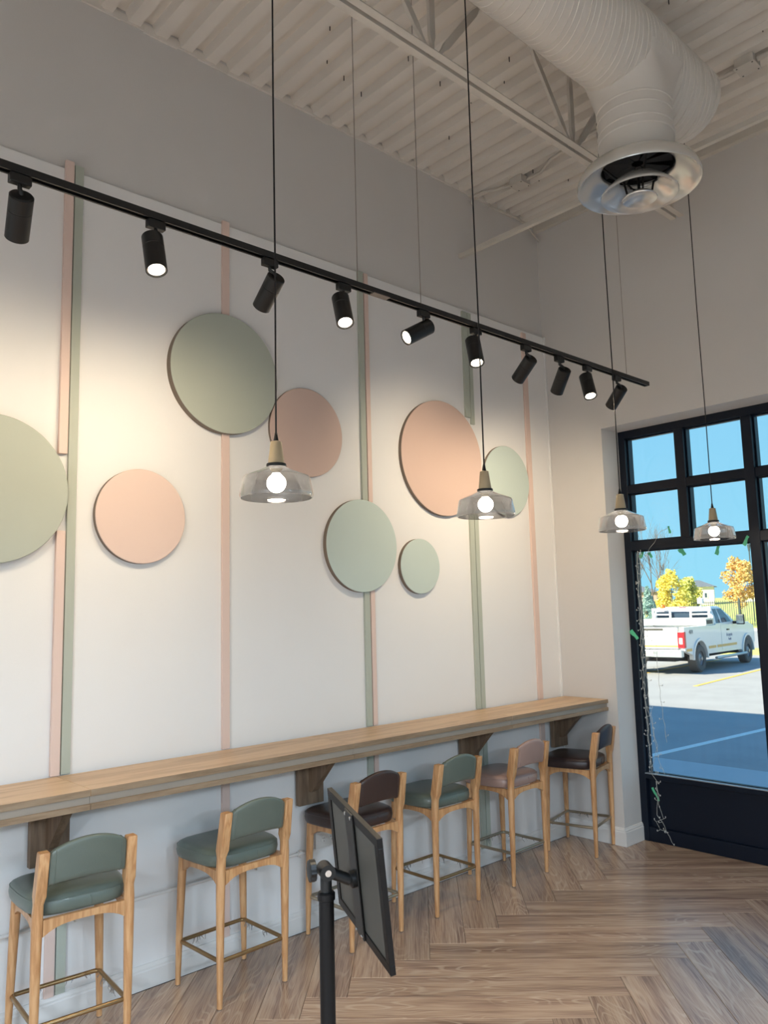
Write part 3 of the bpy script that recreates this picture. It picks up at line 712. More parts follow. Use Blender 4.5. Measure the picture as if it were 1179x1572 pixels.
joist(1.328, 'white open web steel joist crossing the ceiling left of the duct')
joist(3.1, 'white open web steel joist further right under the deck')
br = empty('bridging_bar', (0.0, 4.29, 4.362)); tag(br, 'thin white steel angle crossing under the joists to the feature wall', 'bracing bar')
MB().prism([(-.016, 0), (.016, 0), (.016, .004), (-.012, .004), (-.012, .032), (-.016, .032)], 0, -0.018, XR - .002).build('steel_angle', STEELW, br)
# conduits and junction boxes on the deck
def jbox(x, y, label):
    r = empty('junction_box', (x, y, ZC - .002)); tag(r, label, 'junction box', 'junction boxes on the deck')
    MB().box(-.055, .055, -.055, .055, -.055, 0.0).build('box_body', STEELW, r, bevel=.004)
    cpl = MB().box(-.06, .06, -.06, .06, -.0595, -.0555).build('cover', STEELW, r)
    sc_ = MB()
    for sx in (-1, 1):
        for sy in (-1, 1): sc_.box(sx * .045 - .004, sx * .045 + .004, sy * .045 - .004, sy * .045 + .004, -.0605, -.0597)
    sc_.build('screw', DARKIN, cpl)
jbox(0.375, 4.55, 'white square junction box on the ceiling near the feature wall')
jbox(2.06, 4.545, 'white square junction box on the ceiling right of the duct end')
def conduit(pts, r, label):
    o = MB().tube(pts, r, 10).build('conduit', STEELW, smooth=60); return tag(o, label, 'conduit')
zq = ZC - .03
conduit([(0.0, 4.43, zq - .06), (0.03, 4.43, zq - .01), (.09, 4.44, zq), (.2, 4.50, zq), (.315, 4.54, zq)], .011, 'short bent conduit from the wall to the left junction box')
conduit([(.435, 4.56, zq), (.56, 4.56, zq), (.70, 4.48, zq), (.86, 4.45, zq), (1.1, 4.43, zq), (1.26, 4.43, zq)], .012, 'curving conduit from the left junction box to the joist')
conduit([(1.39, 4.545, zq), (1.6, 4.545, zq), (2.0, 4.545, zq)], .012, 'straight conduit entering the right junction box from behind the duct')
conduit([(2.12, 4.545, zq), (2.8, 4.545, zq), (3.04, 4.545, zq)], .016, 'straight conduit leaving the right junction box towards the right')
conduit([(0.004, 4.62, ZC - .06), (.02, 4.62, ZC - .03), (.02, 4.66, ZC - .045), (.015, 5.0, ZC - .02), (.012, 5.1, ZC - .05), (.012, 5.27, ZC - .14)], .006, 'thin cable creeping along the top corner of the feature wall')

# ------------------------------------------------------------------ spiral duct with diffuser
DX, DZ, DR = 1.86, 4.535, 0.216
du = empty('spiral_duct', (DX, 3.53, DZ)); tag(du, 'big white spiral duct with a tee dropping to a round diffuser', 'duct')
p_ = 0.118; uu = [0, .004, .0045, .010, .0105, .036, .038, .041, .043, .074, .076, .079, .081]; rr_ = [0, 0, .0042, .0042, 0, 0, .0022, .0022, 0, 0, .0022, .0022, 0]
ya, yb_ = YB + .05 - 3.53, 4.09 - 3.53; seg = 72; rings = []; n0 = int((ya) / p_) - 2; n1 = int((yb_) / p_) + 2
for k in range(n0, n1):
    for u, dr in zip(uu, rr_):
        ring = []
        for i in range(seg):
            th = 2 * PI * i / seg
            yy = (k * p_ + u + p_ * 1.6 * (0.5 - 0.5 * math.cos(th - 0.6)))
            rc_ = DR + dr
            if yy > yb_: rc_ = DR
            yy = min(max(yy, ya), yb_); ring.append((rc_ * math.cos(th), yy, rc_ * math.sin(th)))
        rings.append(ring)
MB().loft(rings, cap=False).build('main_duct', DUCTM, du, smooth=35)
MB().lathe([(0, yb_ + .012), (DR * .8, yb_ + .012), (DR + .002, yb_ + .006), (DR + .002, yb_ - .03), (DR - .002, yb_ - .03), (DR - .002, yb_ - .002), (0, yb_ - .002)], 72, (0, 0, 0), 'Y').build('duct_cap', DUCTM, du, smooth=40)
zb0 = 3.955 - DZ
prof = [(.262, -.06), (.240, -.10), (.222, -.15), (.206, -.19), (.194, -.225), (.188, -.26), (.1855, -.275), (.189, -.278), (.189, -.284), (.1855, -.287), (.1855, -.33), (.1885, -.333), (.1885, -.338), (.1855, -.341), (.1855, -.40), (.1885, -.403), (.1885, -.408), (.1855, -.411), (.1855, -.44), (.1905, -.443), (.1905, -.452), (.1855, -.455), (.184, zb0 - .01)]
tee = MB().lathe(prof, 64)
tee.v = [(math.copysign(min(abs(x), math.sqrt(max(DR * DR - z * z, .0345)) + .004), x) if z > -.26 else x, y, z) for x, y, z in tee.v]
tee.build('branch_duct', DUCTM, du, smooth=40)
MB().lathe([(.180, -.2), (.180, zb0)], 48).build('branch_liner', DARKIN, du, smooth=60)
df = empty('round_diffuser', (DX, 3.53, 3.87)); tag(df, 'round stepped cone air diffuser at the bottom of the duct tee', 'air diffuser')
MB().lathe([(.183, .082), (.225, .078), (.258, .068), (.280, .052), (.295, .030), (.303, .006), (.304, -.012), (.300, -.020), (.294, -.018), (.282, -.002), (.262, .018), (.235, .038), (.205, .054), (.186, .062), (.179, .070), (.179, .082)], 96, closed=True).build('outer_cone', SATIN, df, smooth=50)
MB().lathe([(.098, .018), (.130, -.006), (.165, -.034), (.184, -.054), (.190, -.066), (.188, -.071), (.182, -.070), (.160, -.050), (.128, -.024), (.096, .004), (.092, .012)], 96, closed=True).build('middle_cone', SATIN, df, smooth=50)
MB().lathe([(0, -.060), (.04, -.062), (.066, -.070), (.082, -.082), (.086, -.089), (.083, -.094), (.076, -.090), (.05, -.078), (0, -.072)], 72).build('centre_dish', SATIN, df, smooth=50)
st_ = MB()
for k in range(4):
    a = PI / 4 + k * PI / 2; c, s = math.cos(a), math.sin(a)
    st_.tube([(c * .06, s * .06, -.068), (c * .075, s * .075, .0), (c * .12, s * .12, .03), (c * .178, s * .178, .085)], .006, 6)
st_.tube([(0, 0, -.066), (0, 0, .05)], .008, 8)
st_.build('support_arm', BLACKS, df)
dm = MB()
for k in range(8):
    a0, a1 = k * PI / 4 + .06, (k + 1) * PI / 4 - .06
    dm.loft([[(.03 * math.cos(a), .03 * math.sin(a), z) for a in (a0, a1) for z in ((.10, .102) if a == a0 else (.102, .10))], [(.176 * math.cos(a), .176 * math.sin(a), z) for a in (a0, a1) for z in ((.085, .087) if a == a0 else (.107, .105))]])
dm.build('damper_blade', DARKIN, df)

# ------------------------------------------------------------------ sign on a stand
def sign():
    TL, TR, BR, BL = [Vector(p) for p in ((2.076, 1.292, 1.302), (2.402, 1.169, 1.264), (2.402, 1.209, .966), (2.076, 1.332, 1.005))]
    c = (TL + TR + BR + BL) / 4; ex_ = ((TR - TL) + (BR - BL)).normalized(); ez = ((TL - BL) + (TR - BR)); ez = (ez - ex_ * ez.dot(ex_)).normalized(); ny = ez.cross(ex_)
    # ny: towards the side seen by the camera (back of the sign) or away
    if ny.dot(Vector(CAM_C) - c) < 0: ny = -ny
    w, h = .351 / 2, .300 / 2
    px, py = 2.205, 1.185
    root = empty('sign_stand', (px, py, 0)); tag(root, 'black floor standing sign holder seen from behind, on a round pole', 'sign stand')
    M3 = Matrix((ex_, ny, ez)).transposed().to_4x4(); M3.translation = c - Vector((px, py, 0))
    def piece(mb, name, m, par=root, bevel=None, smooth=None):
        mb.v = [tuple(M3 @ Vector(v)) for v in mb.v]; return mb.build(name, m, par, bevel=bevel, smooth=smooth)
    f = MB(); t = .022
    f.box(-w, w, -.011, .002, -h, -h + t); f.box(-w, w, -.011, .002, h - t, h); f.box(-w, -w + t, -.011, .002, -h + t, h - t); f.box(w - t, w, -.011, .002, -h + t, h - t)
    fr = piece(f, 'sign_frame', BLACKS, bevel=.0012)
    piece(MB().box(-w + t, w - t, -.006, -.001, -h + t, h - t), 'backing_board', GREYBOARD)
    piece(MB().box(-w + t, w - t, -.0095, -.0062, -h + t, h - t), 'poster_insert', noisy('blank_poster', (205, 200, 192), .6))
    piece(MB().box(-.030, .022, .0022, .006, -h + .001, h - .001), 'spine_bar', BLACK, bevel=.0008)
    sv = MB()
    for x in (-.022, .014):
        for z in (h - .010, -h + .010): sv.lathe([(0, 0), (.0045, 0), (.0045, .003), (0, .004)], 10, (x, 0, z), 'Y'); 
    sv.v = [(x, y + .006, z) for x, y, z in sv.v]
    piece(sv, 'rivet', CHROME, fr)
    # tilt bracket: plate on the sign, arm to the pole head
    piece(MB().lathe([(0, .0062), (.020, .0062), (.020, .016), (.012, .020), (0, .020)], 20, (-.004, 0, -.01), 'Y'), 'bracket_hub', BLACK, smooth=40)
    hub = M3 @ Vector((-.004, .018, -.01)); head = Vector((0, 0, 1.150))
    d = (head - hub)
    MB().tube([tuple(hub), tuple(hub + d * .5), tuple(head)], [.013, .013, .014], 10).build('tilt_arm', BLACK, root, smooth=50)
    dd = Vector((d.x, d.y, 0)).normalized(); sd = Vector((-dd.y, dd.x, 0))
    MB().tube([tuple(head - sd * .022), tuple(head + sd * .022)], .018, 20).build('pivot_barrel', BLACK, root, smooth=40)
    MB().tube([tuple(head - sd * .024), tuple(head + sd * .024)], .0075, 14).build('pivot_bolt', CHROME, root, smooth=40)
    kn = MB(); kc = head + dd * 0.012 + Vector((0, 0, .004)); rings = []
    for off, rk in ((-.006, .020), (-.004, .024), (.006, .024), (.008, .020)):
        ring = []
        for i in range(40):
            a = 2 * PI * i / 40; r_ = rk * (1 + .07 * math.cos(a * 8)); ring.append(tuple(kc + dd * off * 1.2 + sd * r_ * math.cos(a) + Vector((0, 0, 1)) * r_ * math.sin(a)))
        rings.append(ring)
    kn.loft(rings); kn.build('knob', BLACK, root, smooth=40, loc=tuple(dd * .020))
    MB().lathe([(0, 1.075), (.0135, 1.075), (.0135, 1.148), (.010, 1.152), (0, 1.152)], 20).build('pole_neck', BLACK, root, smooth=40)
    MB().lathe([(0, .012), (.0175, .012), (.0175, 1.085), (.0205, 1.087), (.0205, 1.101), (.0175, 1.104), (.0135, 1.104), (0, 1.104)], 28).build('pole', BLACKS, root, smooth=40)
    MB().lathe([(0, .0005), (.16, .0005), (.165, .004), (.16, .010), (.04, .016), (.02, .03), (0, .03)], 48).build('base_plate', BLACKS, root, smooth=40)
sign()

# ------------------------------------------------------------------ window string lights and tape
sg = empty('string_lights', (0.6, YF - .006, 1.2)); tag(sg, 'tangled clear wire icicle string lights hanging down the left window edge', 'string lights')
rnd = random.Random(11)
def strand(pts, jitter, twigs):
    P = []
    for a, b in zip(pts, pts[1:]):
        A, B = Vector(a), Vector(b); n = max(2, int((B - A).length / .035))
        for i in range(n):
            q = A.lerp(B, i / n); P.append(q + Vector((rnd.uniform(-jitter, jitter), rnd.uniform(-.004, .001), rnd.uniform(-jitter, jitter) * .3)))
    P.append(Vector(pts[-1])); P = [p - Vector((.6, YF - .006, 1.2)) for p in P]
    wm.tube([tuple(p) for p in P], .0014, 5)
    for p in P[::twigs]:
        a = rnd.uniform(-1.3, 1.3) + (PI if rnd.random() < .5 else 0); q = p + Vector((math.cos(a) * .028, -.002, math.sin(a) * .02 - .006))
        wm.tube([tuple(p), tuple(q)], .0013, 4); bm_.lathe([(0, 0), (.0028, .002), (.0028, .010), (0, .013)], 6, tuple(q))
wm = MB(); bm_ = MB(); yv = YF - .008
strand([(.600, yv, 2.14), (.592, yv, 1.9), (.59, yv, 1.4), (.585, yv, .95), (.60, yv, .49)], .006, 3)
strand([(.585, yv, 2.12), (.583, yv, 1.7), (.575, yv, 1.2), (.590, yv, .8), (.585, yv, .52)], .008, 2)
strand([(.61, yv, 2.13), (.60, yv, 1.6), (.612, yv, 1.1), (.64, yv, .75), (.66, yv, .60), (.70, yv, .50)], .008, 3)
strand([(.60, yv, .98), (.655, yv, .70), (.61, yv, .55), (.64, yv, .49)], .007, 2)
strand([(.62, yv, 2.10), (.64, yv, 2.05), (.70, yv, 2.16), (.74, yv, 2.20), (.80, yv, 2.28), (.865, yv, 2.30)], .004, 4)
strand([(.71, yv, 1.60), (.70, yv, 1.3), (.71, yv, 1.10), (.72, yv, .9), (.735, yv, .73)], .005, 3)
strand([(.63, yv, 1.56), (.66, yv, 1.45), (.655, yv, 1.36)], .004, 2)
strand([(.60, yv, .49), (.63, yv, .44), (.625, yv, .30), (.615, yv, .2), (.66, yv, .16), (.69, yv, .10), (.72, yv, .03)], .007, 2)
strand([(.63, yv, .44), (.64, yv, .28), (.67, yv, .18), (.61, yv, .15), (.64, yv, .10), (.70, yv, .09)], .006, 2)
wo_ = wm.build('light_wire', WIREW, sg, smooth=80); wo_['kind'] = 'stuff'
bo_ = bm_.build('mini_bulb', PLASTIC, sg, smooth=80); bo_['kind'] = 'stuff'
def tape(x, y, z, a, L_, w, label):
    mb = MB(); n = 5; rings = []
    for i in range(n + 1):
        t = i / n - .5; bend = .006 * math.sin(t * 4); ca, sa = math.cos(a), math.sin(a)
        cx, cz = t * L_ * ca - bend * sa, t * L_ * sa + bend * ca; ww = w / 2 * (1.1 if i < 3 else .8)
        rings.append([(cx + sa * ww, 0, cz - ca * ww), (cx - sa * ww, 0, cz + ca * ww), (cx - sa * ww, -.0008 - .002 * abs(t), cz + ca * ww), (cx + sa * ww, -.0008 - .002 * abs(t), cz - ca * ww)])
    mb.loft(rings); o = mb.build('tape_strip', TAPE, loc=(x, y, z)); tag(o, label, 'tape', 'green tape strips on the window')
yg = YF + .0555
tape(.925, yg, 2.118, -1.15, .06, .036, 'green tape strip on the big pane, left of the middle')
tape(1.190, yg, 2.112, 1.05, .065, .026, 'green tape strip on the big pane under the far pendant lamp')
tape(1.420, YF - .001, 2.160, .9, .07, .024, 'green tape strip at the top right of the big pane')
tape(.835, yg, 2.292, 1.5, .055, .018, 'green tape strip on the upper pane beside the wire')
tape(.600, yg, 2.128, .85, .075, .026, 'green tape strip at the top left corner of the big pane')
tape(.668, yg, 2.112, -1.35, .045, .022, 'small green tape strip hanging beside the corner tape')
tape(.522, YF - .001, 1.510, -1.0, .085, .03, 'green tape strip halfway up the left window frame')
tape(.612, YF + .003, .345, -1.2, .10, .016, 'green tape strip on the dark kick panel below the glass')

# ------------------------------------------------------------------ unseen fill panels, added to brighten the lower walls and floor
for i, (x, y) in enumerate(((5.4, 1.9), (5.2, 0.2), (2.6, -1.6), (4.6, -2.2))):
    o = empty('fill_panel', (x, y, 2.35)); tag(o, ('added square fill panel right of the frame, farthest from the back wall', 'added square fill panel right of the frame, beside the camera', 'added square fill panel behind the camera near the feature wall', 'added square fill panel behind the camera in the back corner')[i], 'fill lamp')
    MB().box(-.31, .31, -.31, .31, 0, .04).build('housing', STEELW, o)
    MB().box(-.295, .295, -.295, .295, -.006, -.0005).build('diffuser', FILLE, o)
    MB().tube([(0, 0, .04), (0, 0, ZC - 2.35 + .03)], .004, 6).build('hanger', CABLE, o)
    ld = bpy.data.lights.new('fill_light', 'AREA'); ld.size = .58; ld.energy = FILL_W; ld.color = (.66, .83, 1.0)  # cool fill light, added out of view
    lo = bpy.data.objects.new('fill_light', ld); COL.objects.link(lo); lo.parent = o; lo.location = (0, 0, -.012)

# ------------------------------------------------------------------ outside
G = -0.15
gr = MB().box(-160, 90, 5.661, 260, G - .3, G); gr.box(XR + .31, 90, -60, 5.661, G - .3, G); gr = gr.build('ground', ASPH); struct(gr, 'asphalt parking lot outside')
sw = MB().box(-60, 60, 5.67, 9.12, G, G + .02).build('sidewalk', WALKC); struct(sw, 'concrete sidewalk along the storefront')
def line(x0, y0, x1, y1, w, m, label):
    a, b = Vector((x0, y0)), Vector((x1, y1)); d = (b - a).normalized(); n = Vector((-d.y, d.x)) * w / 2
    q = [a - n, b - n, b + n, a + n]; o = MB().prism([(p.x, p.y) for p in q], 2, G + .0005, G + .006).build('road_line', m)
    tag(o, label, 'road marking', 'painted parking lines')
line(-1.53, 9.2, -1.20, 13.4, .11, LINEW, 'white parking line nearest the window, in the shade')
line(-4.15, 9.2, -3.82, 13.4, .11, LINEW, 'white parking line further left, mostly behind the window edge')
line(-4.93, 17.4, -5.56, 22.8, .10, LINEY, 'yellow parking line to the right of the pickup')
line(-7.45, 18.9, -8.15, 25.8, .10, LINEY, 'yellow parking line on the far side of the pickup')
gi = MB().prism([(-9.5, 28.2), (-5.0, 28.6), (-4.6, 30.4), (-9.8, 30.4)], 2, G, G + .12).build('grass_island', GRASS); tag(gi, 'small strip of lawn behind the front wheel of the pickup', 'lawn', kind='stuff')
gs_ = MB().add([(-150, 51, G + .02), (60, 51, G + .02), (60, 56, G + .1), (-150, 56, G + .1), (60, 110, 2.1), (-150, 110, 2.1), (60, 220, 2.6), (-150, 220, 2.6)], [(0, 1, 2, 3), (3, 2, 4, 5), (5, 4, 6, 7)]).build('lawn', GRASS); tag(gs_, 'sunlit lawn rising beyond the iron fence', 'lawn', kind='stuff')
struct(MB().box(-150, 60, 50.7, 51.0, G, G + .15).build('curb', WALKC), 'pale curb in front of the lawn')
# fence
fa, fb = Vector((-31, 53.0, 0)), Vector((-13, 57.6, 0)); fd = (fb - fa); FL = fd.length; fz = math.atan2(fd.y, fd.x)
fe = empty('iron_fence', (fa.x, fa.y, G + .06), fz); tag(fe, 'dark iron picket fence beyond the parking lot', 'fence')
nb = int(FL / 2.75)
for i in range(nb + 1): MB().box(i * 2.75 - .05, i * 2.75 + .05, -.05, .05, 0, 2.02).build('post', FENCEM, fe)
for z in (.18, 1.7): MB().box(0, FL, -.02, .02, z, z + .045).build('rail', FENCEM, fe)
pk = MB(); x = .14
while x < FL: pk.box(x - .018, x + .018, -.012, .012, .04, 1.86); x += .14
pk.build('picket', FENCEM, fe)['kind'] = 'stuff'

# pickup truck; local +X forward, origin under the right rear wheel centre on the ground
def truck():
    root = empty('pickup_truck', (-6.537, 20.867, G), math.radians(95.7)); tag(root, 'white work pickup truck with bed toolbox and headache rack, parked outside', 'pickup truck')
    WD = 1.86; y0, y1 = -0.06, WD - 0.06     # right side is -Y local; wheels under it
    yR, yL = -0.10, 1.80
    def arch(cx, r, n=12): return [(cx + r * math.cos(PI - PI * k / n), .36 + r * math.sin(PI - PI * k / n)) for k in range(n + 1)]
    # lower body side outline with wheel arches
    out = [(-1.06, .62)] + [(-.50, .48)] + arch(0, .50)[0:] + [(.62, .46), (3.36, .44)] + arch(3.96, .49) + [(4.52, .50), (4.66, .62), (4.70, .98), (4.62, 1.12), (4.30, 1.20), (3.05, 1.30), (2.9, 1.30), (1.30, 1.27), (1.30, 1.235), (1.22, 1.235), (-1.06, 1.235)]
    bd = MB(); bd.prism([(p[0], p[1]) for p in out], 1, yR, yR + .12); 
    bd.prism([(p[0], p[1]) for p in out], 1, yL - .12, yL); bd.m = [0] * len(bd.f)
    bd.box(4.55, 4.70, yR + .12, yL - .12, .55, 1.10); bd.box(1.30, 4.60, yR + .12, yL - .12, 1.06, 1.24); bd.box(1.22, 1.32, yR + .12, yL - .12, .5, 1.24)
    bd.box(-1.0, 1.22, yR + .12, yL - .12, .62, .70)
    body = bd.build('body', TRUCKW, root, bevel=.012)
    for a, b_, n in ((1.30, 2.78, 'door'),):
        MB().prism([(1.70, .52), (2.98, .50), (2.98, 1.24), (1.70, 1.24)], 1, yR - .006, yR - .001).build('door', TRUCKW, root, bevel=.01)
    MB().box(2.15, 2.33, yR - .03, yR - .007, 1.05, 1.09).build('door_handle', BLACK, root)
    # cab greenhouse: tapered loft
    def ringc(z, x0, x1, ins): return [(x0, yR + ins, z), (x1, yR + ins, z), (x1, yL - ins, z), (x0, yL - ins, z)]
    MB().loft([ringc(1.24, 1.28, 3.08, .03), ringc(1.45, 1.31, 2.75, .07), ringc(1.70, 1.38, 2.22, .14), ringc(1.76, 1.48, 2.08, .19)]).build('cab', TRUCKW, root, bevel=.03)
    def yside(z): return yR + .03 + (z - 1.24) * .23
    def glassq(name, pts, m=TRUCKG, off=-.012):
        v = [(x, yside(z) + off, z) for x, z in pts]; v2 = [(x, y + .02, z) for x, y, z in v]; n = len(v)
        MB().add(v + v2, [tuple(range(n)), tuple(range(2 * n - 1, n - 1, -1))] + [(i, (i + 1) % n, n + (i + 1) % n, n + i) for i in range(n)]).build(name, m, root)
    glassq('side_window', [(1.92, 1.28), (2.74, 1.28), (2.52, 1.45), (2.16, 1.68), (1.84, 1.68)])
    glassq('quarter_window', [(1.46, 1.28), (1.80, 1.28), (1.73, 1.68), (1.48, 1.68)])
    v = [(3.02, yR + .10, 1.27), (3.02, yL - .10, 1.27), (2.24, yL - .2, 1.70), (2.24, yR + .2, 1.70)]
    MB().add([(x + .02, y, z + .02) for x, y, z in v] + [(x - .02, y, z) for x, y, z in v], [(0, 1, 2, 3), (7, 6, 5, 4), (0, 4, 5, 1), (1, 5, 6, 2), (2, 6, 7, 3), (3, 7, 4, 0)]).build('windscreen', TRUCKG, root)
    MB().box(1.29, 1.33, yR + .22, yL - .22, 1.30, 1.60).build('rear_window', TRUCKG, root)
    # hood bulge
    MB().loft([[(3.05, yR + .10, 1.25), (4.45, yR + .12, 1.13), (4.45, yL - .12, 1.13), (3.05, yL - .10, 1.25)], [(3.0, yR + .2, 1.31), (4.36, yR + .24, 1.19), (4.36, yL - .24, 1.19), (3.0, yL - .2, 1.31)]]).build('hood', TRUCKW, root, bevel=.02)
    # tailgate, bumper, lamps
    tg = MB().box(-1.085, -1.02, yR + .17, yL - .17, .68, 1.235).build('tailgate', TRUCKW, root, bevel=.01)
    MB().box(-1.092, -1.086, yR + .55, yL - .55, 1.16, 1.21).build('tailgate_handle', GREYBOARD, tg)
    bp_ = MB().box(-1.20, -1.04, yR + .04, yL - .04, .46, .655).build('rear_bumper', noisy('bumper_chrome', (198, 204, 208), .25, metal=.5), root, bevel=.02)
    MB().box(-1.206, -1.201, .70, 1.02, .50, .60).build('licence_plate', LINEW, bp_)
    for yy in (yR, yL - .165): MB().box(-1.10, -.97, yy - .008, yy + .173, .70, 1.12).build('tail_lamp', TAILR, root, bevel=.01)
    for yy in (yR, yL - .165): MB().box(-1.103, -1.101, yy + .04, yy + .13, .80, .96).build('reverse_lens', LINEW, root)
    MB().box(1.40, 1.44, .75, .95, 1.72, 1.75).build('brake_lamp', TAILR, root)
    # toolbox and rack
    MB().box(.62, 1.16, yR + .02, yL - .02, 1.24, 1.40).build('toolbox', TRUCKW, root, bevel=.008)
    MB().box(.60, 1.18, yR + .00, yL - .00, 1.402, 1.43).build('toolbox_lid', TRUCKW, root, bevel=.004)
    MB().box(.66, 1.12, yR + .015, yR + .0199, 1.27, 1.38).build('toolbox_end', GREYBOARD, root)
    rk = MB()
    for yy in (yR + .10, yR + .62, yL - .68, yL - .16): rk.box(1.19, 1.235, yy, yy + .055, 1.24, 1.70)
    rk.box(1.19, 1.235, yR + .14, yL - .10, 1.66, 1.73); rk.box(1.19, 1.235, yR + .10, yL - .10, 1.40, 1.44)
    for (a, b_) in ((yR + .15, yR + .62), (yL - .63, yL - .16)): rk.box(1.195, 1.23, a, b_, 1.52, 1.56)
    rk.box(1.19, 1.235, yR + .02, yR + .08, 1.24, 1.50)
    rk.build('headache_rack', TRUCKW, root)
    bc = MB(); bc.lathe([(0, 1.745), (.02, 1.745), (.02, 1.84), (.09, 1.84), (.09, 1.98), (.07, 2.0), (0, 2.0)], 20, (1.42, yR + .42, 0)); bc.build('beacon', TRUCKW, root, smooth=40)
    MB().lathe([(0, 1.73), (.075, 1.73), (.075, 1.79), (.05, 1.83), (0, 1.83)], 20, (1.25, yL - .42, 0)).build('amber_lamp', noisy('amber', (236, 120, 40), .4), root, smooth=40)
    # mirror
    mr_ = MB().box(2.72, 2.80, yR - .34, yR - .10, 1.20, 1.50).build('side_mirror', BLACK, root, bevel=.03)
    MB().box(2.70, 2.719, yR - .32, yR - .12, 1.23, 1.47).build('mirror_glass', noisy('mirror_glass', (170, 185, 190), .1, metal=.8), mr_)
    MB().box(2.73, 2.85, yR - .10, yR + .02, 1.22, 1.30).build('mirror_arm', BLACK, root)
    # arches, step, stripe, lettering
    for cx, r in ((0, .50), (3.96, .49)):
        P = []; n = 16
        for k in range(n + 1):
            a = PI - PI * k / n; P.append((cx + (r + .05) * math.cos(a), .36 + (r + .05) * math.sin(a)))
        for k in range(n, -1, -1):
            a = PI - PI * k / n; P.append((cx + (r - .01) * math.cos(a), .36 + (r - .01) * math.sin(a)))
        MB().prism(P, 1, yR - .03, yR + .02).build('wheel_arch', TRUCKW, root)
    MB().tube([(.9, yR - .10, .335), (3.45, yR - .10, .335)], .04, 10).build('side_step', noisy('step_metal', (190, 196, 202), .3, metal=.6), root, smooth=50)
    for a, b_ in ((-.97, -.60), (.66, 1.22), (1.33, 1.69), (1.72, 2.96)):
        MB().box(a, b_, yR - .009, yR - .0065 if a > 1.7 else yR - .001, .60, .67).build('orange_stripe', STRIPE, root)
    MB().box(-1.088, -1.0855, yR + .18, yL - .18, .72, .77).build('orange_stripe', STRIPE, tg)
    def letters(txt, size, x, z, m, name):
        cu = bpy.data.curves.new(name, 'FONT'); cu.body = txt; cu.size = size; cu.extrude = .001; cu.align_x = 'CENTER'
        tmp = bpy.data.objects.new(name, cu); COL.objects.link(tmp)
        dg = bpy.context.evaluated_depsgraph_get(); me = bpy.data.meshes.new_from_object(tmp.evaluated_get(dg)); bpy.data.objects.remove(tmp)
        o = bpy.data.objects.new(name, me); COL.objects.link(o); me.materials.clear(); me.materials.append(m)
        o.parent = root; o.location = (x, yR - .0085, z); o.rotation_euler = (PI / 2, 0, 0)
    letters('4X4', .16, -.60, 1.05, INKG, 'lettering')
    letters('Acopoix', .15, 2.36, .88, INKB, 'lettering'); letters('Roplic', .10, 2.38, .77, INKB, 'lettering')
    # wheels
    for cx, yy, s in ((0, yR + .02, -1), (3.96, yR + .02, -1), (0, yL - .02, 1), (3.96, yL - .02, 1)):
        prof = [(.20, .0), (.33, -.01), (.365, .02), (.372, .06), (.372, .20), (.365, .235), (.33, .25), (.20, .24)]
        prof = [(r, (yy - .03 + t) if s < 0 else (yy - .22 + t)) for r, t in prof]
        w_ = MB().lathe(prof, 40, (cx, 0, .372), 'Y', closed=True)
        ob_ = w_.build('wheel', TYRE, root, smooth=35)
        yo = yy - .02 if s < 0 else yy + .02
        hb = MB().lathe([(0, yo + s * .035), (.05, yo + s * .035), (.06, yo), (.10, yo - s * .01), (.14, yo - s * .045), (.19, yo - s * .05), (.215, yo + s * .004), (.228, yo + s * .004), (.228, yo - s * .08), (0, yo - s * .08)], 28, (cx, 0, .372), 'Y')
        hb.build('hub', RIM, ob_, smooth=35)
    un = MB().box(-1.0, 4.4, yR + .30, yL - .30, .34, .61); un.box(-.15, .15, yR + .15, yL - .15, .30, .44); un.box(3.8, 4.1, yR + .15, yL - .15, .30, .44); un.box(-1.35, -1.0, .78, .92, .40, .47)
    un.box(-.45, .45, yR + .13, yR + .30, .45, .95); un.box(3.5, 4.42, yR + .13, yR + .30, .45, .95)
    un.build('chassis', UNDER, root)
truck()

# trees
def crown_blobs(rnd, blobs, n, size, flat=1.0):
    mb = MB()
    for i in range(n):
        bx, by, bz, r = rnd.choice(blobs); u = Vector((rnd.gauss(0, 1), rnd.gauss(0, 1), rnd.gauss(0, 1))).normalized() * r * (rnd.random() ** .4)
        c = Vector((bx, by, bz)) + Vector((u.x, u.y, u.z * flat)); a = Vector((rnd.gauss(0, 1), rnd.gauss(0, 1), rnd.gauss(0, 1))).normalized(); b_ = a.orthogonal().normalized()
        s = size * rnd.uniform(.6, 1.3)
        mb.add([tuple(c + a * s), tuple(c + b_ * s * .6), tuple(c - a * s), tuple(c - b_ * s * .6)], [(0, 1, 2, 3)])
    return mb
def branch(mb, rnd, p, d, L_, r, depth):
    q = p + d * L_; mb.tube([tuple(p), tuple((p + q) / 2 + Vector((rnd.uniform(-.03, .03), rnd.uniform(-.03, .03), 0)) * L_), tuple(q)], [r, r * .8, r * .6], 5)
    if depth:
        for k in range(3):
            dd = (d + Vector((rnd.uniform(-.55, .55), rnd.uniform(-.55, .55), rnd.uniform(-.05, .5)))).normalized(); branch(mb, rnd, p.lerp(q, rnd.uniform(.45, 1.0)), dd, L_ * rnd.uniform(.6, .8), r * .55, depth - 1)
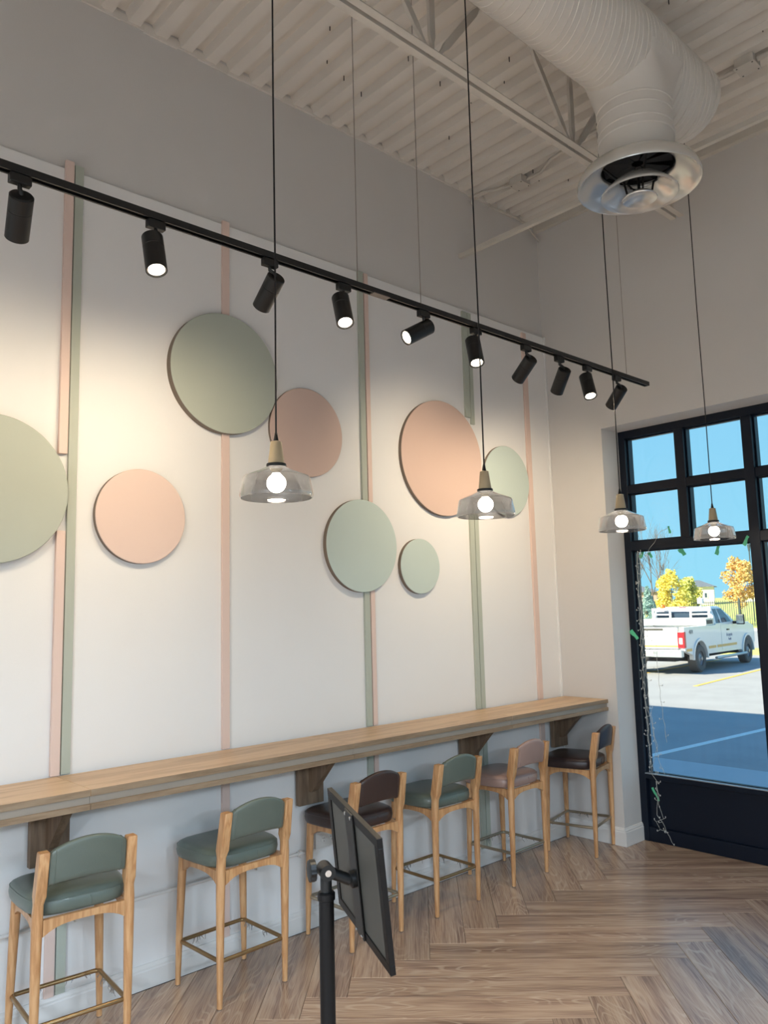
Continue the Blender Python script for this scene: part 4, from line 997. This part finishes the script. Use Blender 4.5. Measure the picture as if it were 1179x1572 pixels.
def tree(name, loc, h, wd, m, label, seed, n=2600, trunk=.12, shape='round', size=.10, group='autumn trees beyond the lot'):
    rnd = random.Random(seed); root = empty(name, loc); tag(root, label, 'tree', group)
    blobs = []
    if shape == 'round':
        for i in range(26):
            t = rnd.random(); z = h * (.26 + .66 * t); rad = wd / 2 * math.sin(PI * (.22 + .70 * t)) * .75; a = rnd.uniform(0, 6.28)
            blobs.append((rad * math.cos(a) * rnd.random() ** .5, rad * math.sin(a) * rnd.random() ** .5, z, wd * .17))
    else:
        for i in range(22):
            t = i / 21; z = h * (.12 + .86 * t); rad = wd / 2 * (1 - t) * .8
            for k in range(5): a = rnd.uniform(0, 6.28); blobs.append((rad * math.cos(a), rad * math.sin(a), z - rad * .15, .10 + wd * .09 * (1 - t)))
    crown_blobs(rnd, blobs, n, size).build('crown', m, root)['kind'] = 'stuff'
    tk = MB(); tk.tube([(0, 0, -.3), (0, 0, h * .3), (.02, 0, h * .7)], [trunk * .6, trunk * .45, trunk * .2], 8)
    for k in range(8):
        a = rnd.uniform(0, 6.28); z = h * rnd.uniform(.25, .6); tk.tube([(0, 0, z), (math.cos(a) * wd * .3, math.sin(a) * wd * .3, z + h * .15)], [trunk * .2, trunk * .08], 5)
    tk.build('trunk', BARK, root)
tree('maple_tree', (-24.2, 53.6, -.1), 4.15, 2.7, LEAFY, 'bright yellow autumn tree left of the house, behind the pickup cab', 1, 3200)
tree('young_tree', (-25.0, 57.8, .1), 3.55, 2.2, LEAFG, 'green and gold tree just right of the bright yellow one', 2, 2400)
tree('linden_tree', (-21.6, 58.8, .15), 4.9, 3.0, LEAFO, 'orange gold tree right of the pale house', 3, 3200)
tree('autumn_tree', (-19.9, 60.8, .15), 3.9, 2.4, LEAFO, 'orange tree at the right edge of the big pane', 4, 2400)
tree('spruce_tree', (-23.2, 48.4, -.1), 2.9, 1.9, SPRUCE, 'blue green spruce at the left edge of the big pane', 5, 3600, shape='cone', size=.07, group='evergreens beyond the lot')
bt = empty('bare_tree', (-27.3, 56.5, 0)); tag(bt, 'tall bare tree rising behind the spruce and yellow tree', 'tree')
rb = random.Random(21); bmb = MB()
for k, (dx, hh) in enumerate(((-.9, 1.0), (0, 1.15), (.8, .95))): branch(bmb, rb, Vector((dx, 0, -.2)), Vector((dx * .05, 0, 1)).normalized(), 3.1 * hh, .07, 4)
bmb.build('branches', BARK, bt)['kind'] = 'stuff'
# houses
def house(loc, rz, w, d, h, rh, wall, label, wins):
    r = empty('house', loc, rz); tag(r, label, 'house')
    MB().box(-w / 2, w / 2, -d / 2, d / 2, -1, h).build('wall', wall, r)
    e = .35; MB().add([(-w / 2 - e, -d / 2 - e, h), (w / 2 + e, -d / 2 - e, h), (w / 2 + e, d / 2 + e, h), (-w / 2 - e, d / 2 + e, h), (-w / 2 * .12, 0, h + rh), (w / 2 * .12, 0, h + rh)], [(0, 3, 2, 1), (0, 1, 5, 4), (1, 2, 5), (2, 3, 4, 5), (3, 0, 4)]).build('roof', ROOFM, r)
    for (x, z, ww, hh) in wins:
        f = MB().box(x - ww / 2, x + ww / 2, -d / 2 - .06, -d / 2 + .02, z, z + hh).build('window_frame', LINEW, r)
        MB().box(x - ww / 2 + .08, x + ww / 2 - .08, -d / 2 - .075, -d / 2 - .061, z + .08, z + hh - .08).build('pane', TRUCKG, f)
house((-41.0, 92.4, .9), math.radians(24), 3.6, 4.5, 2.55, .85, BRICKW, 'pale house with grey hip roof between the autumn trees', ((-1.1, 1.1, .6, .8), (.9, 1.2, .4, .7)))
house((-36.8, 97.0, .9), math.radians(24), 3.8, 4.5, 2.0, .7, BRICKW, 'second pale house hidden behind the orange tree', ((0, 1.0, .6, .7),))
house((-46.3, 88.0, .9), math.radians(24), 4.4, 4.5, 2.1, .8, BRICKB, 'brown house at the left edge behind the spruce', ((-.6, .9, .6, .8),))
# lamp post
lp = empty('lamp_post', (-21.55, 61.0, .2)); tag(lp, 'slim street lamp post beside the orange tree', 'street lamp')
MB().tube([(0, 0, -.3), (0, 0, 5.3)], .05, 8).build('pole', FENCEM, lp, smooth=50)
MB().lathe([(0, 5.2), (.06, 5.25), (.13, 5.7), (.13, 5.75), (.05, 5.85), (0, 5.85)], 10).build('lantern', FENCEM, lp, smooth=30)
